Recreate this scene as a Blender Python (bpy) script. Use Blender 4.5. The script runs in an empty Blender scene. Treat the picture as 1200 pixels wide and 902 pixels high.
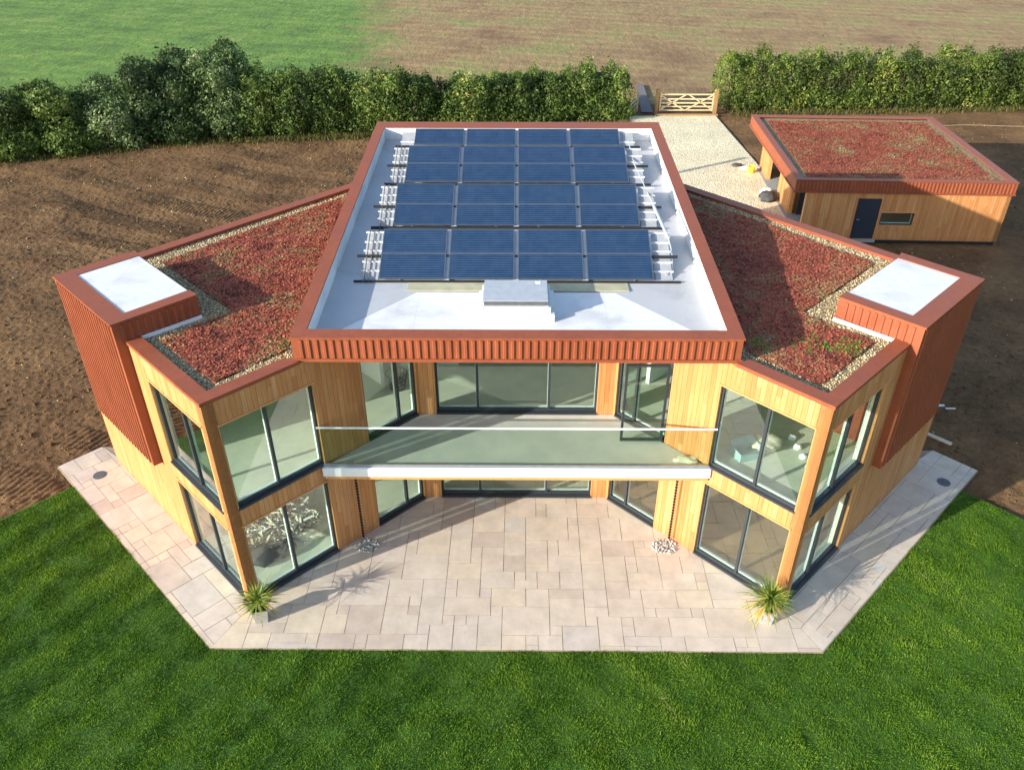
import bpy, bmesh, math, random
import numpy as np
from mathutils import Vector, Matrix, noise
R = math.radians
rng = np.random.default_rng(7)
random.seed(7)
sc = bpy.context.scene
col = sc.collection

# ------------------------------------------------------------------ camera
cam_d = bpy.data.cameras.new('camera'); cam = bpy.data.objects.new('camera', cam_d); col.objects.link(cam)
cam_d.sensor_width = 36; cam_d.lens = 960.508 / 1200 * 36; cam_d.clip_start = .1; cam_d.clip_end = 2000
cam_d.shift_y = -0.0019
PIT, YAW = 0.5887, -0.0069
_f = Vector((math.sin(YAW) * math.cos(PIT), math.cos(YAW) * math.cos(PIT), -math.sin(PIT)))
_r = Vector((math.cos(YAW), -math.sin(YAW), 0)); _u = _r.cross(_f)
cam.matrix_world = Matrix(((_r.x, _u.x, -_f.x, 0), (_r.y, _u.y, -_f.y, -13.0957), (_r.z, _u.z, -_f.z, 15.8627), (0, 0, 0, 1)))
sc.camera = cam

# ------------------------------------------------------------------ sky and sun
SUN_AZ, SUN_EL = 30.4, 16.9
w = bpy.data.worlds.new('World'); sc.world = w; w.use_nodes = True
nt = w.node_tree; bg = nt.nodes['Background']; sky = nt.nodes.new('ShaderNodeTexSky')
sky.sky_type = 'NISHITA'; sky.sun_disc = False; sky.sun_elevation = R(SUN_EL); sky.sun_rotation = R(270 - SUN_AZ)
sky.air_density = 1.0; sky.dust_density = 1.2; sky.ozone_density = 1.5
nt.links.new(sky.outputs[0], bg.inputs[0]); bg.inputs[1].default_value = .15
sl = bpy.data.lights.new('sun', 'SUN'); so = bpy.data.objects.new('sun', sl); col.objects.link(so)
sl.energy = 4.2; sl.angle = R(.5); sl.color = (1, .93, .82)
d = Vector((math.cos(R(SUN_AZ)) * math.cos(R(SUN_EL)), math.sin(R(SUN_AZ)) * math.cos(R(SUN_EL)), -math.sin(R(SUN_EL))))
so.rotation_euler = d.to_track_quat('-Z', 'Y').to_euler()
sc.view_settings.view_transform = 'Standard'; sc.view_settings.look = 'None'
sc.view_settings.exposure = 1.1; sc.view_settings.gamma = 1; sc.view_settings.use_curve_mapping = False
sc.cycles.max_bounces = 8; sc.cycles.transparent_max_bounces = 12

# ------------------------------------------------------------------ material helpers
def srgb(r, g, b):
    f = lambda c: c / 12.92 if c <= .04045 else ((c + .055) / 1.055) ** 2.4
    return (f(r / 255), f(g / 255), f(b / 255), 1)
class NT:
    def __init__(s, name):
        s.m = bpy.data.materials.new(name); s.m.use_nodes = True; s.t = s.m.node_tree
        s.b = s.t.nodes['Principled BSDF']; s.out = s.t.nodes['Material Output']
    def n(s, typ, inp=None, **kw):
        o = s.t.nodes.new('ShaderNode' + typ)
        for k, v in kw.items(): setattr(o, k, v)
        for k, v in (inp or {}).items():
            if hasattr(v, 'is_output') or isinstance(v, bpy.types.NodeSocket): s.t.links.new(v, o.inputs[k])
            else: o.inputs[k].default_value = v
        return o
    def math(s, op, a, b=None, c=None):
        i = {0: a}
        if b is not None: i[1] = b
        if c is not None: i[2] = c
        return s.n('Math', i, operation=op).outputs[0]
    def pos(s, scale=(1, 1, 1), rot=(0, 0, 0)):
        g = s.n('NewGeometry').outputs['Position']
        return s.n('Mapping', {'Vector': g, 'Scale': scale, 'Rotation': rot}).outputs[0]
    def noise(s, v, scale, detail=3, rough=.55, dist=0):
        return s.n('TexNoise', {'Vector': v, 'Scale': scale, 'Detail': detail, 'Roughness': rough, 'Distortion': dist}).outputs['Fac']
    def ramp(s, fac, stops, interp='LINEAR'):
        r = s.n('ValToRGB', {'Fac': fac}); r.color_ramp.interpolation = interp
        e = r.color_ramp.elements
        while len(e) > 1: e.remove(e[-1])
        for i, (p, c) in enumerate(stops):
            x = e[0] if i == 0 else e.new(p)
            x.position = p; x.color = c if hasattr(c, '__len__') else (c, c, c, 1)
        return r.outputs[0]
    def mix(s, fac, a, b, mode='MIX'):
        m = s.n('Mix', data_type='RGBA', blend_type=mode)
        for k, v in ((0, fac), (6, a), (7, b)):
            if isinstance(v, bpy.types.NodeSocket): s.t.links.new(v, m.inputs[k])
            else: m.inputs[k].default_value = v
        return m.outputs[2]
    def set(s, k, v):
        if isinstance(v, bpy.types.NodeSocket): s.t.links.new(v, s.b.inputs[k])
        else: s.b.inputs[k].default_value = v
    def bump(s, h, strength=.5, dist=.01):
        s.set('Normal', s.n('Bump', {'Height': h, 'Strength': strength, 'Distance': dist}).outputs[0])
M = {}
def simple(name, c, rough=.6, metal=0, var=.12, scale=6, spec=.5, bump=0):
    t = NT(name); v = t.pos()
    nz = t.noise(v, scale, 4)
    k = t.ramp(nz, [(.25, 1 - var), (.75, 1 + var)])
    t.set('Base Color', t.mix(1, c, k, 'MULTIPLY')); t.set('Roughness', rough); t.set('Metallic', metal); t.set('Specular IOR Level', spec)
    if bump: t.bump(t.noise(v, scale * 8, 3), bump, .01)
    M[name] = t.m; return t.m
def timber(name, cols, board=.125, rough=.6):
    t = NT(name); uv = t.n('UVMap').outputs[0]; sx = t.n('SeparateXYZ', {0: uv}); u, v = sx.outputs[0], sx.outputs[1]
    b = t.math('DIVIDE', u, board); fl = t.math('FLOOR', b); fr = t.math('FRACT', b)
    # butt joints of the boards at storey-like lengths
    wn = t.n('TexWhiteNoise', {'W': fl}, noise_dimensions='1D').outputs['Value']
    seg = t.math('FLOOR', t.math('ADD', t.math('DIVIDE', v, 2.6), t.math('MULTIPLY', wn, 7)))
    w2 = t.n('TexWhiteNoise', {'W': t.math('ADD', fl, t.math('MULTIPLY', seg, 17.3))}, noise_dimensions='1D').outputs['Value']
    c = t.ramp(w2, cols)
    vec = t.n('CombineXYZ', {0: t.math('MULTIPLY', u, 45), 1: t.math('MULTIPLY', v, 1.6), 2: t.math('MULTIPLY', fl, 3.7)}).outputs[0]
    g = t.noise(vec, 1, 5, .6, .6)
    c = t.mix(1, c, t.ramp(g, [(.3, .78), (.7, 1.16)]), 'MULTIPLY')
    kn = t.n('TexVoronoi', {'Vector': t.n('CombineXYZ', {0: t.math('MULTIPLY', u, 5.2), 1: t.math('MULTIPLY', v, 1.7), 2: 0.}).outputs[0], 'Scale': 1.0, 'Randomness': 1.0}).outputs['Distance']
    c = t.mix(t.ramp(kn, [(.03, .75), (.06, 0.)]), c, (.10, .04, .015, 1))
    big = t.noise(t.n('CombineXYZ', {0: u, 1: t.math('MULTIPLY', v, .5), 2: 0.}).outputs[0], .7, 3)
    c = t.mix(1, c, t.ramp(big, [(.3, .88), (.7, 1.08)]), 'MULTIPLY')
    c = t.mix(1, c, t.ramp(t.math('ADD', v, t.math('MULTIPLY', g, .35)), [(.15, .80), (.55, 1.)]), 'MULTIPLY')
    gap = t.math('LESS_THAN', t.math('ABSOLUTE', t.math('SUBTRACT', fr, .5)), .465)
    c = t.mix(t.math('MULTIPLY', t.math('SUBTRACT', 1., gap), .55), c, (.06, .03, .012, 1))
    t.set('Base Color', c); t.set('Roughness', rough); t.set('Specular IOR Level', .3)
    t.bump(t.math('ADD', gap, t.math('MULTIPLY', g, .15)), .5, .006)
    M[name] = t.m
larch = [(0, srgb(184, 124, 74)), (.2, srgb(200, 142, 90)), (.45, srgb(191, 132, 80)), (.65, srgb(206, 152, 102)), (.85, srgb(188, 126, 74)), (1, srgb(203, 146, 95))]
timber('larch', larch)
simple('larch_trim', srgb(205, 150, 92), .6, var=.15, scale=12)
simple('plaster', (.80, .82, .79, 1), .85, var=.04)
def rust():
    t = NT('terracotta'); v = t.pos()
    a = t.noise(v, 1.3, 5, .6, .5); b = t.noise(t.pos((9, 9, .7)), 1.0, 4, .6)
    c = t.mix(1, srgb(144, 78, 52), t.ramp(a, [(.3, .88), (.7, 1.08)]), 'MULTIPLY'); c = t.mix(1, c, t.ramp(b, [(.3, .90), (.7, 1.06)]), 'MULTIPLY')
    c = t.mix(t.ramp(t.noise(v, 7, 5, .75), [(.60, 0.), (.78, .35)]), c, (.30, .17, .12, 1))
    t.set('Base Color', c); t.set('Roughness', t.ramp(a, [(.3, .42), (.7, .62)])); t.set('Specular IOR Level', .35); t.bump(t.noise(v, 1.6, 3), .12, .02); M['terracotta'] = t.m
rust()
simple('dark_frame', (.034, .040, .048, 1), .38, var=.1)
simple('pale_frame', (.70, .80, .78, 1), .4, var=.04)
simple('white_metal', (.74, .76, .78, 1), .4, var=.05)
simple('screed', srgb(198, 204, 184), .75, var=.12, scale=1.6)
simple('wood_floor', srgb(150, 122, 92), .6, var=.15, scale=1.3)
simple('ply', srgb(176, 172, 142), .7, var=.2, scale=3)
simple('black_rubber', (.012, .012, .014, 1), .6)
simple('tray_grey', (.36, .38, .40, 1), .5, .1, var=.15, scale=4)
simple('channel', (.56, .57, .58, 1), .5)
simple('steel', (.45, .46, .47, 1), .35, .8, var=.1)
simple('galv', (.5, .52, .54, 1), .45, .3, var=.1)
simple('concrete', (.30, .31, .30, 1), .85, var=.12, scale=2, bump=.2)
simple('deck', (.56, .55, .50, 1), .8, var=.12, scale=1.4, bump=.15)
simple('panel_frame', (.10, .13, .17, 1), .4, .3)
simple('path_grey', (.15, .14, .14, 1), .9, var=.2, scale=2)
simple('chain', (.03, .03, .035, 1), .5, .3)
simple('pot_grey', (.30, .30, .29, 1), .6, var=.1)
simple('soil_dark', (.022, .015, .010, 1), .95, var=.3, scale=30)
simple('bark', srgb(120, 96, 72), .9, var=.3, scale=20)
simple('gate_wood', srgb(206, 184, 142), .7, var=.14, scale=12)
simple('post_wood', srgb(150, 116, 74), .8, var=.18, scale=14)
simple('dark_door', (.026, .034, .052, 1), .35, var=.08)
simple('plank_wood', srgb(205, 190, 168), .8, var=.15, scale=10)
simple('yellow', srgb(230, 210, 60), .5)
simple('teal', srgb(140, 180, 178), .5)
simple('red_cloth', srgb(160, 50, 60), .7)
simple('cream_sheet', srgb(206, 200, 176), .8, var=.2, scale=9)
simple('dark_cloth', (.05, .048, .05, 1), .8, var=.3, scale=8)
simple('card', srgb(176, 150, 116), .8)
simple('white_stuff', (.75, .76, .74, 1), .7, var=.06)
simple('stem', srgb(96, 82, 60), .9, var=.25)
simple('iron', (.12, .13, .14, 1), .55, .3, var=.15)
simple('copper', (.12, .06, .04, 1), .4, .5)
def membrane(name, c):
    t = NT(name); v = t.pos()
    st = t.noise(v, .9, 5, .6, .4); sp = t.noise(v, 14, 2)
    k = t.ramp(st, [(.3, .78), (.42, .93), (.5, 1.0), (.8, 1.03)])
    k2 = t.ramp(sp, [(.28, .93), (.4, 1.0)])
    cc = t.mix(1, t.mix(1, c, k, 'MULTIPLY'), k2, 'MULTIPLY')
    p = t.n('SeparateXYZ', {0: v})
    seam = t.math('LESS_THAN', t.math('ABSOLUTE', t.math('SUBTRACT', t.math('FRACT', t.math('DIVIDE', t.math('ADD', p.outputs[0], 50.3), 1.52)), .5)), .006)
    pd = t.noise(v, 1.7, 3, .5, .8); cc = t.mix(t.ramp(pd, [(.60, 0.), (.625, .16), (.65, .05), (.8, .05)]), cc, (.42, .40, .35, 1))
    cc = t.mix(t.math('MULTIPLY', seam, .4), cc, (.45, .47, .5, 1))
    t.set('Base Color', cc); t.set('Roughness', .5)
    t.bump(t.noise(v, 3, 3), .25, .02)
    M[name] = t.m
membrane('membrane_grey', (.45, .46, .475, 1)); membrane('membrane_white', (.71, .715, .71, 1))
def glass(name, tint, add=.10, mul=1.6):
    t = NT(name); t.t.nodes.remove(t.b)
    bf = t.n('NewGeometry').outputs['Backfacing']; ior = t.math('SUBTRACT', 1.52, t.math('MULTIPLY', bf, 1.52 - 1 / 1.52))
    fr = t.n('Fresnel', {'IOR': ior}).outputs[0]
    f = t.math('MINIMUM', t.math('ADD', t.math('MULTIPLY', fr, mul), add), 1.)
    tr = t.n('BsdfTransparent', {'Color': tint}).outputs[0]
    gl = t.n('BsdfGlossy', {'Color': (.9, .97, .93, 1), 'Roughness': 0.0}).outputs[0]
    mx = t.n('MixShader', {0: f, 1: tr, 2: gl}).outputs[0]
    t.t.links.new(mx, t.out.inputs['Surface']); M[name] = t.m
glass('window_glass', (.88, .97, .93, 1), .12, 1.7)
glass('rail_glass', (.905, .975, .94, 1), .03, .9)
# solar panel face: tubes / cell lines running along the length
def solar():
    t = NT('solar_face'); uv = t.n('UVMap').outputs[0]; s = t.n('SeparateXYZ', {0: uv}); u, v = s.outputs[0], s.outputs[1]
    cu = t.math('FRACT', t.math('DIVIDE', u, .1583)); cv = t.math('FRACT', t.math('DIVIDE', v, .079))
    lu = t.math('LESS_THAN', cu, .045); lv = t.math('LESS_THAN', cv, .09)
    ln = t.math('MAXIMUM', t.math('MULTIPLY', lu, .06), lv)
    cell = t.n('TexWhiteNoise', {'Vector': t.n('CombineXYZ', {0: t.math('FLOOR', t.math('DIVIDE', u, .1583)), 1: t.math('FLOOR', t.math('DIVIDE', v, .158)), 2: 0.}).outputs[0]}).outputs['Value']
    c = t.mix(cell, (.009, .030, .076, 1), (.012, .037, .092, 1))
    c = t.mix(t.math('MULTIPLY', ln, .6), c, (.17, .24, .33, 1))
    c = t.mix(t.ramp(t.noise(t.pos(), 2.5, 4), [(.4, 0.), (.8, .07)]), c, (.18, .22, .30, 1))
    t.set('Base Color', c); t.set('Roughness', .16); t.set('Specular IOR Level', .55); M['solar_face'] = t.m
solar()
# ground materials
def soil():
    t = NT('soil'); v = t.pos()
    n1 = t.noise(v, .35, 5, .6); n2 = t.noise(v, 3.5, 5, .7); n3 = t.noise(v, 22, 4, .7)
    c = t.ramp(n1, [(.3, srgb(94, 71, 49)), (.5, srgb(116, 89, 61)), (.7, srgb(134, 105, 72))])
    c = t.mix(1, c, t.ramp(n2, [(.3, .72), (.7, 1.22)]), 'MULTIPLY')
    c = t.mix(1, c, t.ramp(n3, [(.3, .75), (.7, 1.25)]), 'MULTIPLY')
    gr = t.ramp(t.noise(v, 1.1, 6, .7), [(.62, 0.), (.72, .5)])
    c = t.mix(gr, c, srgb(152, 128, 78))
    t.set('Base Color', c); t.set('Roughness', .95); t.set('Specular IOR Level', .15)
    t.bump(t.math('ADD', n3, n2), .9, .05); M['soil'] = t.m
    t = NT('far_field'); v = t.pos()
    n1 = t.noise(v, .12, 6, .65); n2 = t.noise(t.pos((1, .35, 1)), 2.2, 5, .75)
    c = t.ramp(n1, [(.3, srgb(122, 92, 60)), (.5, srgb(150, 124, 82)), (.62, srgb(140, 134, 76)), (.8, srgb(110, 122, 58))])
    c = t.mix(1, c, t.ramp(n2, [(.3, .7), (.7, 1.25)]), 'MULTIPLY')
    p = t.n('SeparateXYZ', {0: t.pos()}); m1 = t.noise(t.pos(), .25, 5, .6); m2 = t.noise(t.pos((1, .45, 1)), 2.6, 6, .8)
    g = t.ramp(m1, [(.3, srgb(74, 108, 36)), (.55, srgb(100, 134, 46)), (.75, srgb(126, 140, 64))]); g = t.mix(1, g, t.ramp(m2, [(.3, .5), (.7, 1.35)]), 'MULTIPLY')
    rw = t.math('SINE', t.math('MULTIPLY', t.math('ADD', p.outputs[1], t.math('MULTIPLY', p.outputs[0], .3)), 2.6)); tl = t.math('LESS_THAN', t.math('ABSOLUTE', t.math('SUBTRACT', t.math('FRACT', t.math('DIVIDE', t.math('ADD', p.outputs[1], t.math('MULTIPLY', p.outputs[0], .3)), 12.)), .5)), .03)
    g = t.mix(1, g, t.ramp(rw, [(0., .92), (1., 1.06)]), 'MULTIPLY'); c = t.mix(1, c, t.ramp(rw, [(0., .9), (1., 1.06)]), 'MULTIPLY'); c = t.mix(t.math('MULTIPLY', tl, .35), c, (.16, .10, .05, 1))
    e = t.math('ADD', t.math('ADD', p.outputs[0], t.math('MULTIPLY', p.outputs[1], .12)), t.math('MULTIPLY', t.math('SUBTRACT', t.noise(t.pos(), .3, 6, .7), .5), 14))
    f = t.n('MapRange', {'Value': e, 'From Min': -2.5, 'From Max': -8.}).outputs[0]
    c = t.mix(f, c, g)
    t.set('Base Color', c); t.set('Roughness', .95); t.bump(t.math('ADD', n2, m2), .9, .12); M['far_field'] = t.m
    t = NT('meadow'); v = t.pos()
    n1 = t.noise(v, .25, 5, .6); n2 = t.noise(t.pos((1, .4, 1)), 3.2, 6, .75)
    c = t.ramp(n1, [(.3, srgb(74, 112, 38)), (.55, srgb(96, 134, 44)), (.75, srgb(122, 142, 62))])
    c = t.mix(1, c, t.ramp(n2, [(.3, .55), (.7, 1.3)]), 'MULTIPLY')
    t.set('Base Color', c); t.set('Roughness', .9); t.bump(n2, 1., .15); M['meadow'] = t.m
    t = NT('lawn_soil'); v = t.pos()
    c = t.ramp(t.noise(v, 3, 6, .7), [(.3, srgb(44, 76, 16)), (.7, srgb(66, 108, 26))])
    t.set('Base Color', c); t.set('Roughness', .95); t.bump(t.noise(v, 30, 4), 1, .03); M['lawn_soil'] = t.m
    t = NT('drive'); v = t.pos()
    vo = t.n('TexVoronoi', {'Vector': v, 'Scale': 16.}); c = t.ramp(vo.outputs['Color'], [(.1, srgb(196, 182, 142)), (.5, srgb(226, 214, 178)), (.9, srgb(240, 232, 204))])
    c = t.mix(1, c, t.ramp(t.noise(v, .5, 4), [(.3, .88), (.7, 1.06)]), 'MULTIPLY')
    c = t.mix(1, c, t.ramp(t.noise(v, 7, 4, .8), [(.3, .75), (.55, 1.05)]), 'MULTIPLY')
    t.set('Base Color', c); t.set('Roughness', .9); t.bump(t.math('MULTIPLY', vo.outputs['Distance'], -1), .8, .04); M['drive'] = t.m
soil()
def attr_mat(name, stops, rough=.8, nscale=None, spec=.3, trans=0, bumpn=0):
    """colour picked along a ramp by the per-face value stored in the mesh"""
    t = NT(name); a = t.n('Attribute', attribute_name='tone').outputs['Fac']
    c = t.ramp(a, stops)
    if nscale:
        k = t.ramp(t.noise(t.pos(), nscale, 5, .65), [(.3, .84), (.7, 1.1)]); c = t.mix(1, c, k, 'MULTIPLY')
    t.set('Base Color', c); t.set('Roughness', rough); t.set('Specular IOR Level', spec)
    if bumpn: t.bump(t.noise(t.pos(), bumpn, 5), .35, .01)
    if trans:
        tr = t.n('BsdfTranslucent', {'Color': c}).outputs[0]
        mx = t.n('MixShader', {0: trans, 1: t.b.outputs[0], 2: tr}).outputs[0]
        t.t.links.new(mx, t.out.inputs['Surface'])
    M[name] = t.m
attr_mat('grass_blade', [(0, srgb(58, 92, 18)), (.4, srgb(88, 126, 28)), (.8, srgb(122, 154, 44)), (1, srgb(166, 172, 96))], .7, None, .2, .3)
attr_mat('sedum_leaf', [(0, srgb(78, 56, 42)), (.22, srgb(132, 74, 58)), (.48, srgb(174, 88, 68)), (.62, srgb(152, 98, 72)), (.76, srgb(126, 116, 74)), (.93, srgb(162, 150, 104)), (.965, srgb(96, 124, 44)), (1, srgb(90, 130, 40))], .75, None, .2)
attr_mat('stone_chip', [(0, srgb(110, 92, 66)), (.4, srgb(176, 154, 112)), (.8, srgb(206, 188, 146)), (1, srgb(232, 222, 196))], .8)
attr_mat('pebble', [(0, srgb(120, 118, 112)), (.5, srgb(190, 186, 178)), (1, srgb(232, 230, 226))], .6)
attr_mat('sandstone', [(0, srgb(188, 174, 161)), (.2, srgb(197, 184, 169)), (.4, srgb(204, 192, 176)), (.6, srgb(198, 187, 175)), (.8, srgb(204, 191, 169)), (.97, srgb(193, 184, 174)), (1, srgb(190, 191, 183))], .75, 1.9, .3, 0, 7)
attr_mat('leaf_mid', [(0, srgb(44, 62, 24)), (.35, srgb(78, 100, 40)), (.7, srgb(108, 132, 58)), (.92, srgb(146, 158, 84)), (1, srgb(180, 158, 84))], .6, None, .35, .3)
attr_mat('leaf_dark', [(0, srgb(40, 58, 30)), (.5, srgb(74, 98, 48)), (.85, srgb(112, 134, 80)), (1, srgb(164, 174, 134))], .6, None, .35, .25)
attr_mat('leaf_olive', [(0, srgb(50, 66, 24)), (.5, srgb(92, 112, 44)), (.85, srgb(130, 148, 62)), (1, srgb(176, 164, 84))], .6, None, .35, .3)
attr_mat('spike_leaf', [(0, srgb(58, 90, 30)), (.5, srgb(122, 148, 54)), (.8, srgb(184, 190, 98)), (1, srgb(206, 156, 92))], .5, None, .4, .25)
attr_mat('grass_tall', [(0, srgb(70, 62, 34)), (.5, srgb(80, 92, 40)), (1, srgb(128, 112, 70))], .8, None, .2, .2)

# ------------------------------------------------------------------ mesh helpers
class MB:
    def __init__(s): s.v = []; s.f = []; s.uv = []; s.mi = []
    def face(s, pts, mi=0, uv=None):
        k = len(s.v); s.v += [tuple(p) for p in pts]; s.f.append(tuple(range(k, k + len(pts)))); s.mi.append(mi)
        s.uv += uv if uv else [(0, 0)] * len(pts)
    def vquad(s, a, b, z0, z1, mi=0, u0=0, flip=False):
        """vertical quad on the plan line a-b, UV in metres"""
        L = math.hypot(b[0] - a[0], b[1] - a[1])
        p = [(a[0], a[1], z0), (b[0], b[1], z0), (b[0], b[1], z1), (a[0], a[1], z1)]; uv = [(u0, z0), (u0 + L, z0), (u0 + L, z1), (u0, z1)]
        if flip: p.reverse(); uv.reverse()
        s.face(p, mi, uv)
    def box(s, lo, hi, mi=0, fr=None):
        """axis box, optionally in the frame fr=(origin, ux, uy) of plan vectors"""
        x0, y0, z0 = lo; x1, y1, z1 = hi
        c = [(x0, y0, z0), (x1, y0, z0), (x1, y1, z0), (x0, y1, z0), (x0, y0, z1), (x1, y0, z1), (x1, y1, z1), (x0, y1, z1)]
        if fr:
            o, ux, uy = fr; c = [(o[0] + ux[0] * p[0] + uy[0] * p[1], o[1] + ux[1] * p[0] + uy[1] * p[1], p[2]) for p in c]
        for q in ((0, 3, 2, 1), (4, 5, 6, 7), (0, 1, 5, 4), (1, 2, 6, 5), (2, 3, 7, 6), (3, 0, 4, 7)):
            P = [c[i] for i in q]
            if q[0] in (0, 1, 2, 3) and q != (0, 3, 2, 1):
                a, b = P[0], P[1]; L = math.dist(a[:2], b[:2]); u = a[0] * .7 + a[1] * .7
                s.face(P, mi, [(u, P[0][2]), (u + L, P[1][2]), (u + L, P[2][2]), (u, P[3][2])])
            else: s.face(P, mi, [(p[0], p[1]) for p in P])
    def prism(s, poly, z0, z1, mi=0, mtop=None, bottom=True):
        """poly counter-clockwise; z1 may be a function of (x,y)"""
        zt = z1 if callable(z1) else (lambda x, y: z1); zb = z0 if callable(z0) else (lambda x, y: z0)
        n = len(poly)
        s.face([(x, y, zt(x, y)) for x, y in poly], mi if mtop is None else mtop, [(x, y) for x, y in poly])
        if bottom: s.face([(x, y, zb(x, y)) for x, y in reversed(poly)], mi, [(x, y) for x, y in reversed(poly)])
        u = 0
        for i in range(n):
            a, b = poly[i], poly[(i + 1) % n]; L = math.dist(a, b)
            s.face([(a[0], a[1], zb(*a)), (b[0], b[1], zb(*b)), (b[0], b[1], zt(*b)), (a[0], a[1], zt(*a))], mi, [(u, zb(*a)), (u + L, zb(*b)), (u + L, zt(*b)), (u, zt(*a))]); u += L
    def ring(s, outer, inner, z0, z1, mi=0):
        """closed flat-topped kerb between two polygons with the same number of corners"""
        zt = z1 if callable(z1) else (lambda x, y: z1); zb = z0 if callable(z0) else (lambda x, y: z0)
        n = len(outer)
        for i in range(n):
            j = (i + 1) % n; a, b, c, e = outer[i], outer[j], inner[j], inner[i]
            s.face([(p[0], p[1], zt(*p)) for p in (a, b, c, e)], mi)
            s.face([(p[0], p[1], zb(*p)) for p in (e, c, b, a)], mi)
            s.face([(*a, zb(*a)), (*b, zb(*b)), (*b, zt(*b)), (*a, zt(*a))], mi)
            s.face([(*c, zb(*c)), (*e, zb(*e)), (*e, zt(*e)), (*c, zt(*c))], mi)
    def tube(s, pts, r, n=8, mi=0, taper=None, caps=True):
        pts = [Vector(p) for p in pts]; rings = []
        for i, p in enumerate(pts):
            t = (pts[min(i + 1, len(pts) - 1)] - pts[max(i - 1, 0)]).normalized()
            a = Vector((0, 0, 1)) if abs(t.z) < .9 else Vector((1, 0, 0)); x = t.cross(a).normalized(); y = t.cross(x)
            rr = r if taper is None else r * taper[i]
            rings.append([p + x * math.cos(2 * math.pi * k / n) * rr + y * math.sin(2 * math.pi * k / n) * rr for k in range(n)])
        for i in range(len(rings) - 1):
            for k in range(n): s.face([rings[i][k], rings[i + 1][k], rings[i + 1][(k + 1) % n], rings[i][(k + 1) % n]], mi)
        if caps: s.face(rings[0], mi); s.face(list(reversed(rings[-1])), mi)
    def build(s, name, mats, parent=None, smooth=False, bevel=0):
        me = bpy.data.meshes.new(name); me.from_pydata(s.v, [], s.f)
        for m in (mats if isinstance(mats, (list, tuple)) else [mats]): me.materials.append(M[m])
        me.polygons.foreach_set('material_index', s.mi)
        ul = me.uv_layers.new(name='UVMap'); ul.data.foreach_set('uv', np.array(s.uv, 'f').ravel())
        bm = bmesh.new(); bm.from_mesh(me); bmesh.ops.remove_doubles(bm, verts=bm.verts, dist=1e-5); bmesh.ops.recalc_face_normals(bm, faces=bm.faces) if bevel else None
        if bevel: bmesh.ops.bevel(bm, geom=[e for e in bm.edges if e.is_manifold and e.calc_face_angle(0) > .6], offset=bevel, segments=2, affect='EDGES')
        bm.to_mesh(me); bm.free()
        if smooth: me.polygons.foreach_set('use_smooth', [True] * len(me.polygons))
        o = bpy.data.objects.new(name, me); col.objects.link(o)
        if parent: o.parent = parent
        return o
def fast_mesh(name, V, F, mat, tone=None, parent=None):
    """V (n,3), F (m,k) arrays; tone one value per face"""
    me = bpy.data.meshes.new(name); m, k = F.shape
    me.vertices.add(len(V)); me.vertices.foreach_set('co', np.asarray(V, 'f').ravel())
    me.loops.add(m * k); me.loops.foreach_set('vertex_index', F.astype('i').ravel())
    me.polygons.add(m); me.polygons.foreach_set('loop_start', np.arange(0, m * k, k, dtype='i')); me.polygons.foreach_set('loop_total', np.full(m, k, 'i'))
    if tone is not None:
        a = me.attributes.new('tone', 'FLOAT', 'FACE'); a.data.foreach_set('value', np.asarray(tone, 'f'))
    me.update(calc_edges=True); me.materials.append(M[mat])
    o = bpy.data.objects.new(name, me); col.objects.link(o)
    if parent: o.parent = parent
    return o
def tag(o, label=None, cat=None, group=None, kind=None):
    for k, v in (('label', label), ('category', cat), ('group', group), ('kind', kind)):
        if v: o[k] = v
    return o
def empty(name, loc=(0, 0, 0), **kw):
    o = bpy.data.objects.new(name, None); col.objects.link(o); o.location = loc; o.empty_display_size = .3
    return tag(o, **kw)
def put(o, root):
    """parent a world-space mesh to a root that stands somewhere else"""
    o.parent = root; o.matrix_parent_inverse = Matrix.Translation(root.location).inverted(); return o
def vnoise(x, y, scale, seed=0):
    """vectorised smooth value noise in -1..1"""
    r = np.random.default_rng(seed); T = r.random((256, 256)) * 2 - 1
    x = x / scale + 500; y = y / scale + 500; xi = np.floor(x).astype(int); yi = np.floor(y).astype(int); fx = x - xi; fy = y - yi
    fx = fx * fx * (3 - 2 * fx); fy = fy * fy * (3 - 2 * fy); g = lambda i, j: T[i % 256, j % 256]
    return (g(xi, yi) * (1 - fx) + g(xi + 1, yi) * fx) * (1 - fy) + (g(xi, yi + 1) * (1 - fx) + g(xi + 1, yi + 1) * fx) * fy
def inside(poly, x, y):
    r = np.zeros(len(x), bool); n = len(poly)
    for i in range(n):
        (x0, y0), (x1, y1) = poly[i], poly[(i + 1) % n]
        c = ((y0 > y) != (y1 > y)) & (x < (x1 - x0) * (y - y0) / (y1 - y0 + 1e-12) + x0); r ^= c
    return r
def scatter(poly, dens, holes=()):
    P = np.array(poly); lo, hi = P.min(0), P.max(0); n = int((hi - lo).prod() * dens)
    x = rng.uniform(lo[0], hi[0], n); y = rng.uniform(lo[1], hi[1], n); k = inside(poly, x, y)
    for h in holes: k &= ~inside(h, x, y)
    return x[k], y[k]
def mir(poly): return [(-x, y) for x, y in reversed(poly)]

# ------------------------------------------------------------------ ground
A = (6.56, .72); Cc = (12.18, 6.34); E_ = (2.56, 4.72); Wb = (5.03, 14.27)
T1L, T1R = (-7.17, -.58), (7.17, -.60); T2L, T2R = (-13.83, 6.0), (13.84, 6.02)
m = MB(); m.face([(-700, -300, -.16), (700, -300, -.16), (700, 1200, -.16), (-700, 1200, -.16)]); tag(m.build('ground', 'far_field'), kind='structure')
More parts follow.
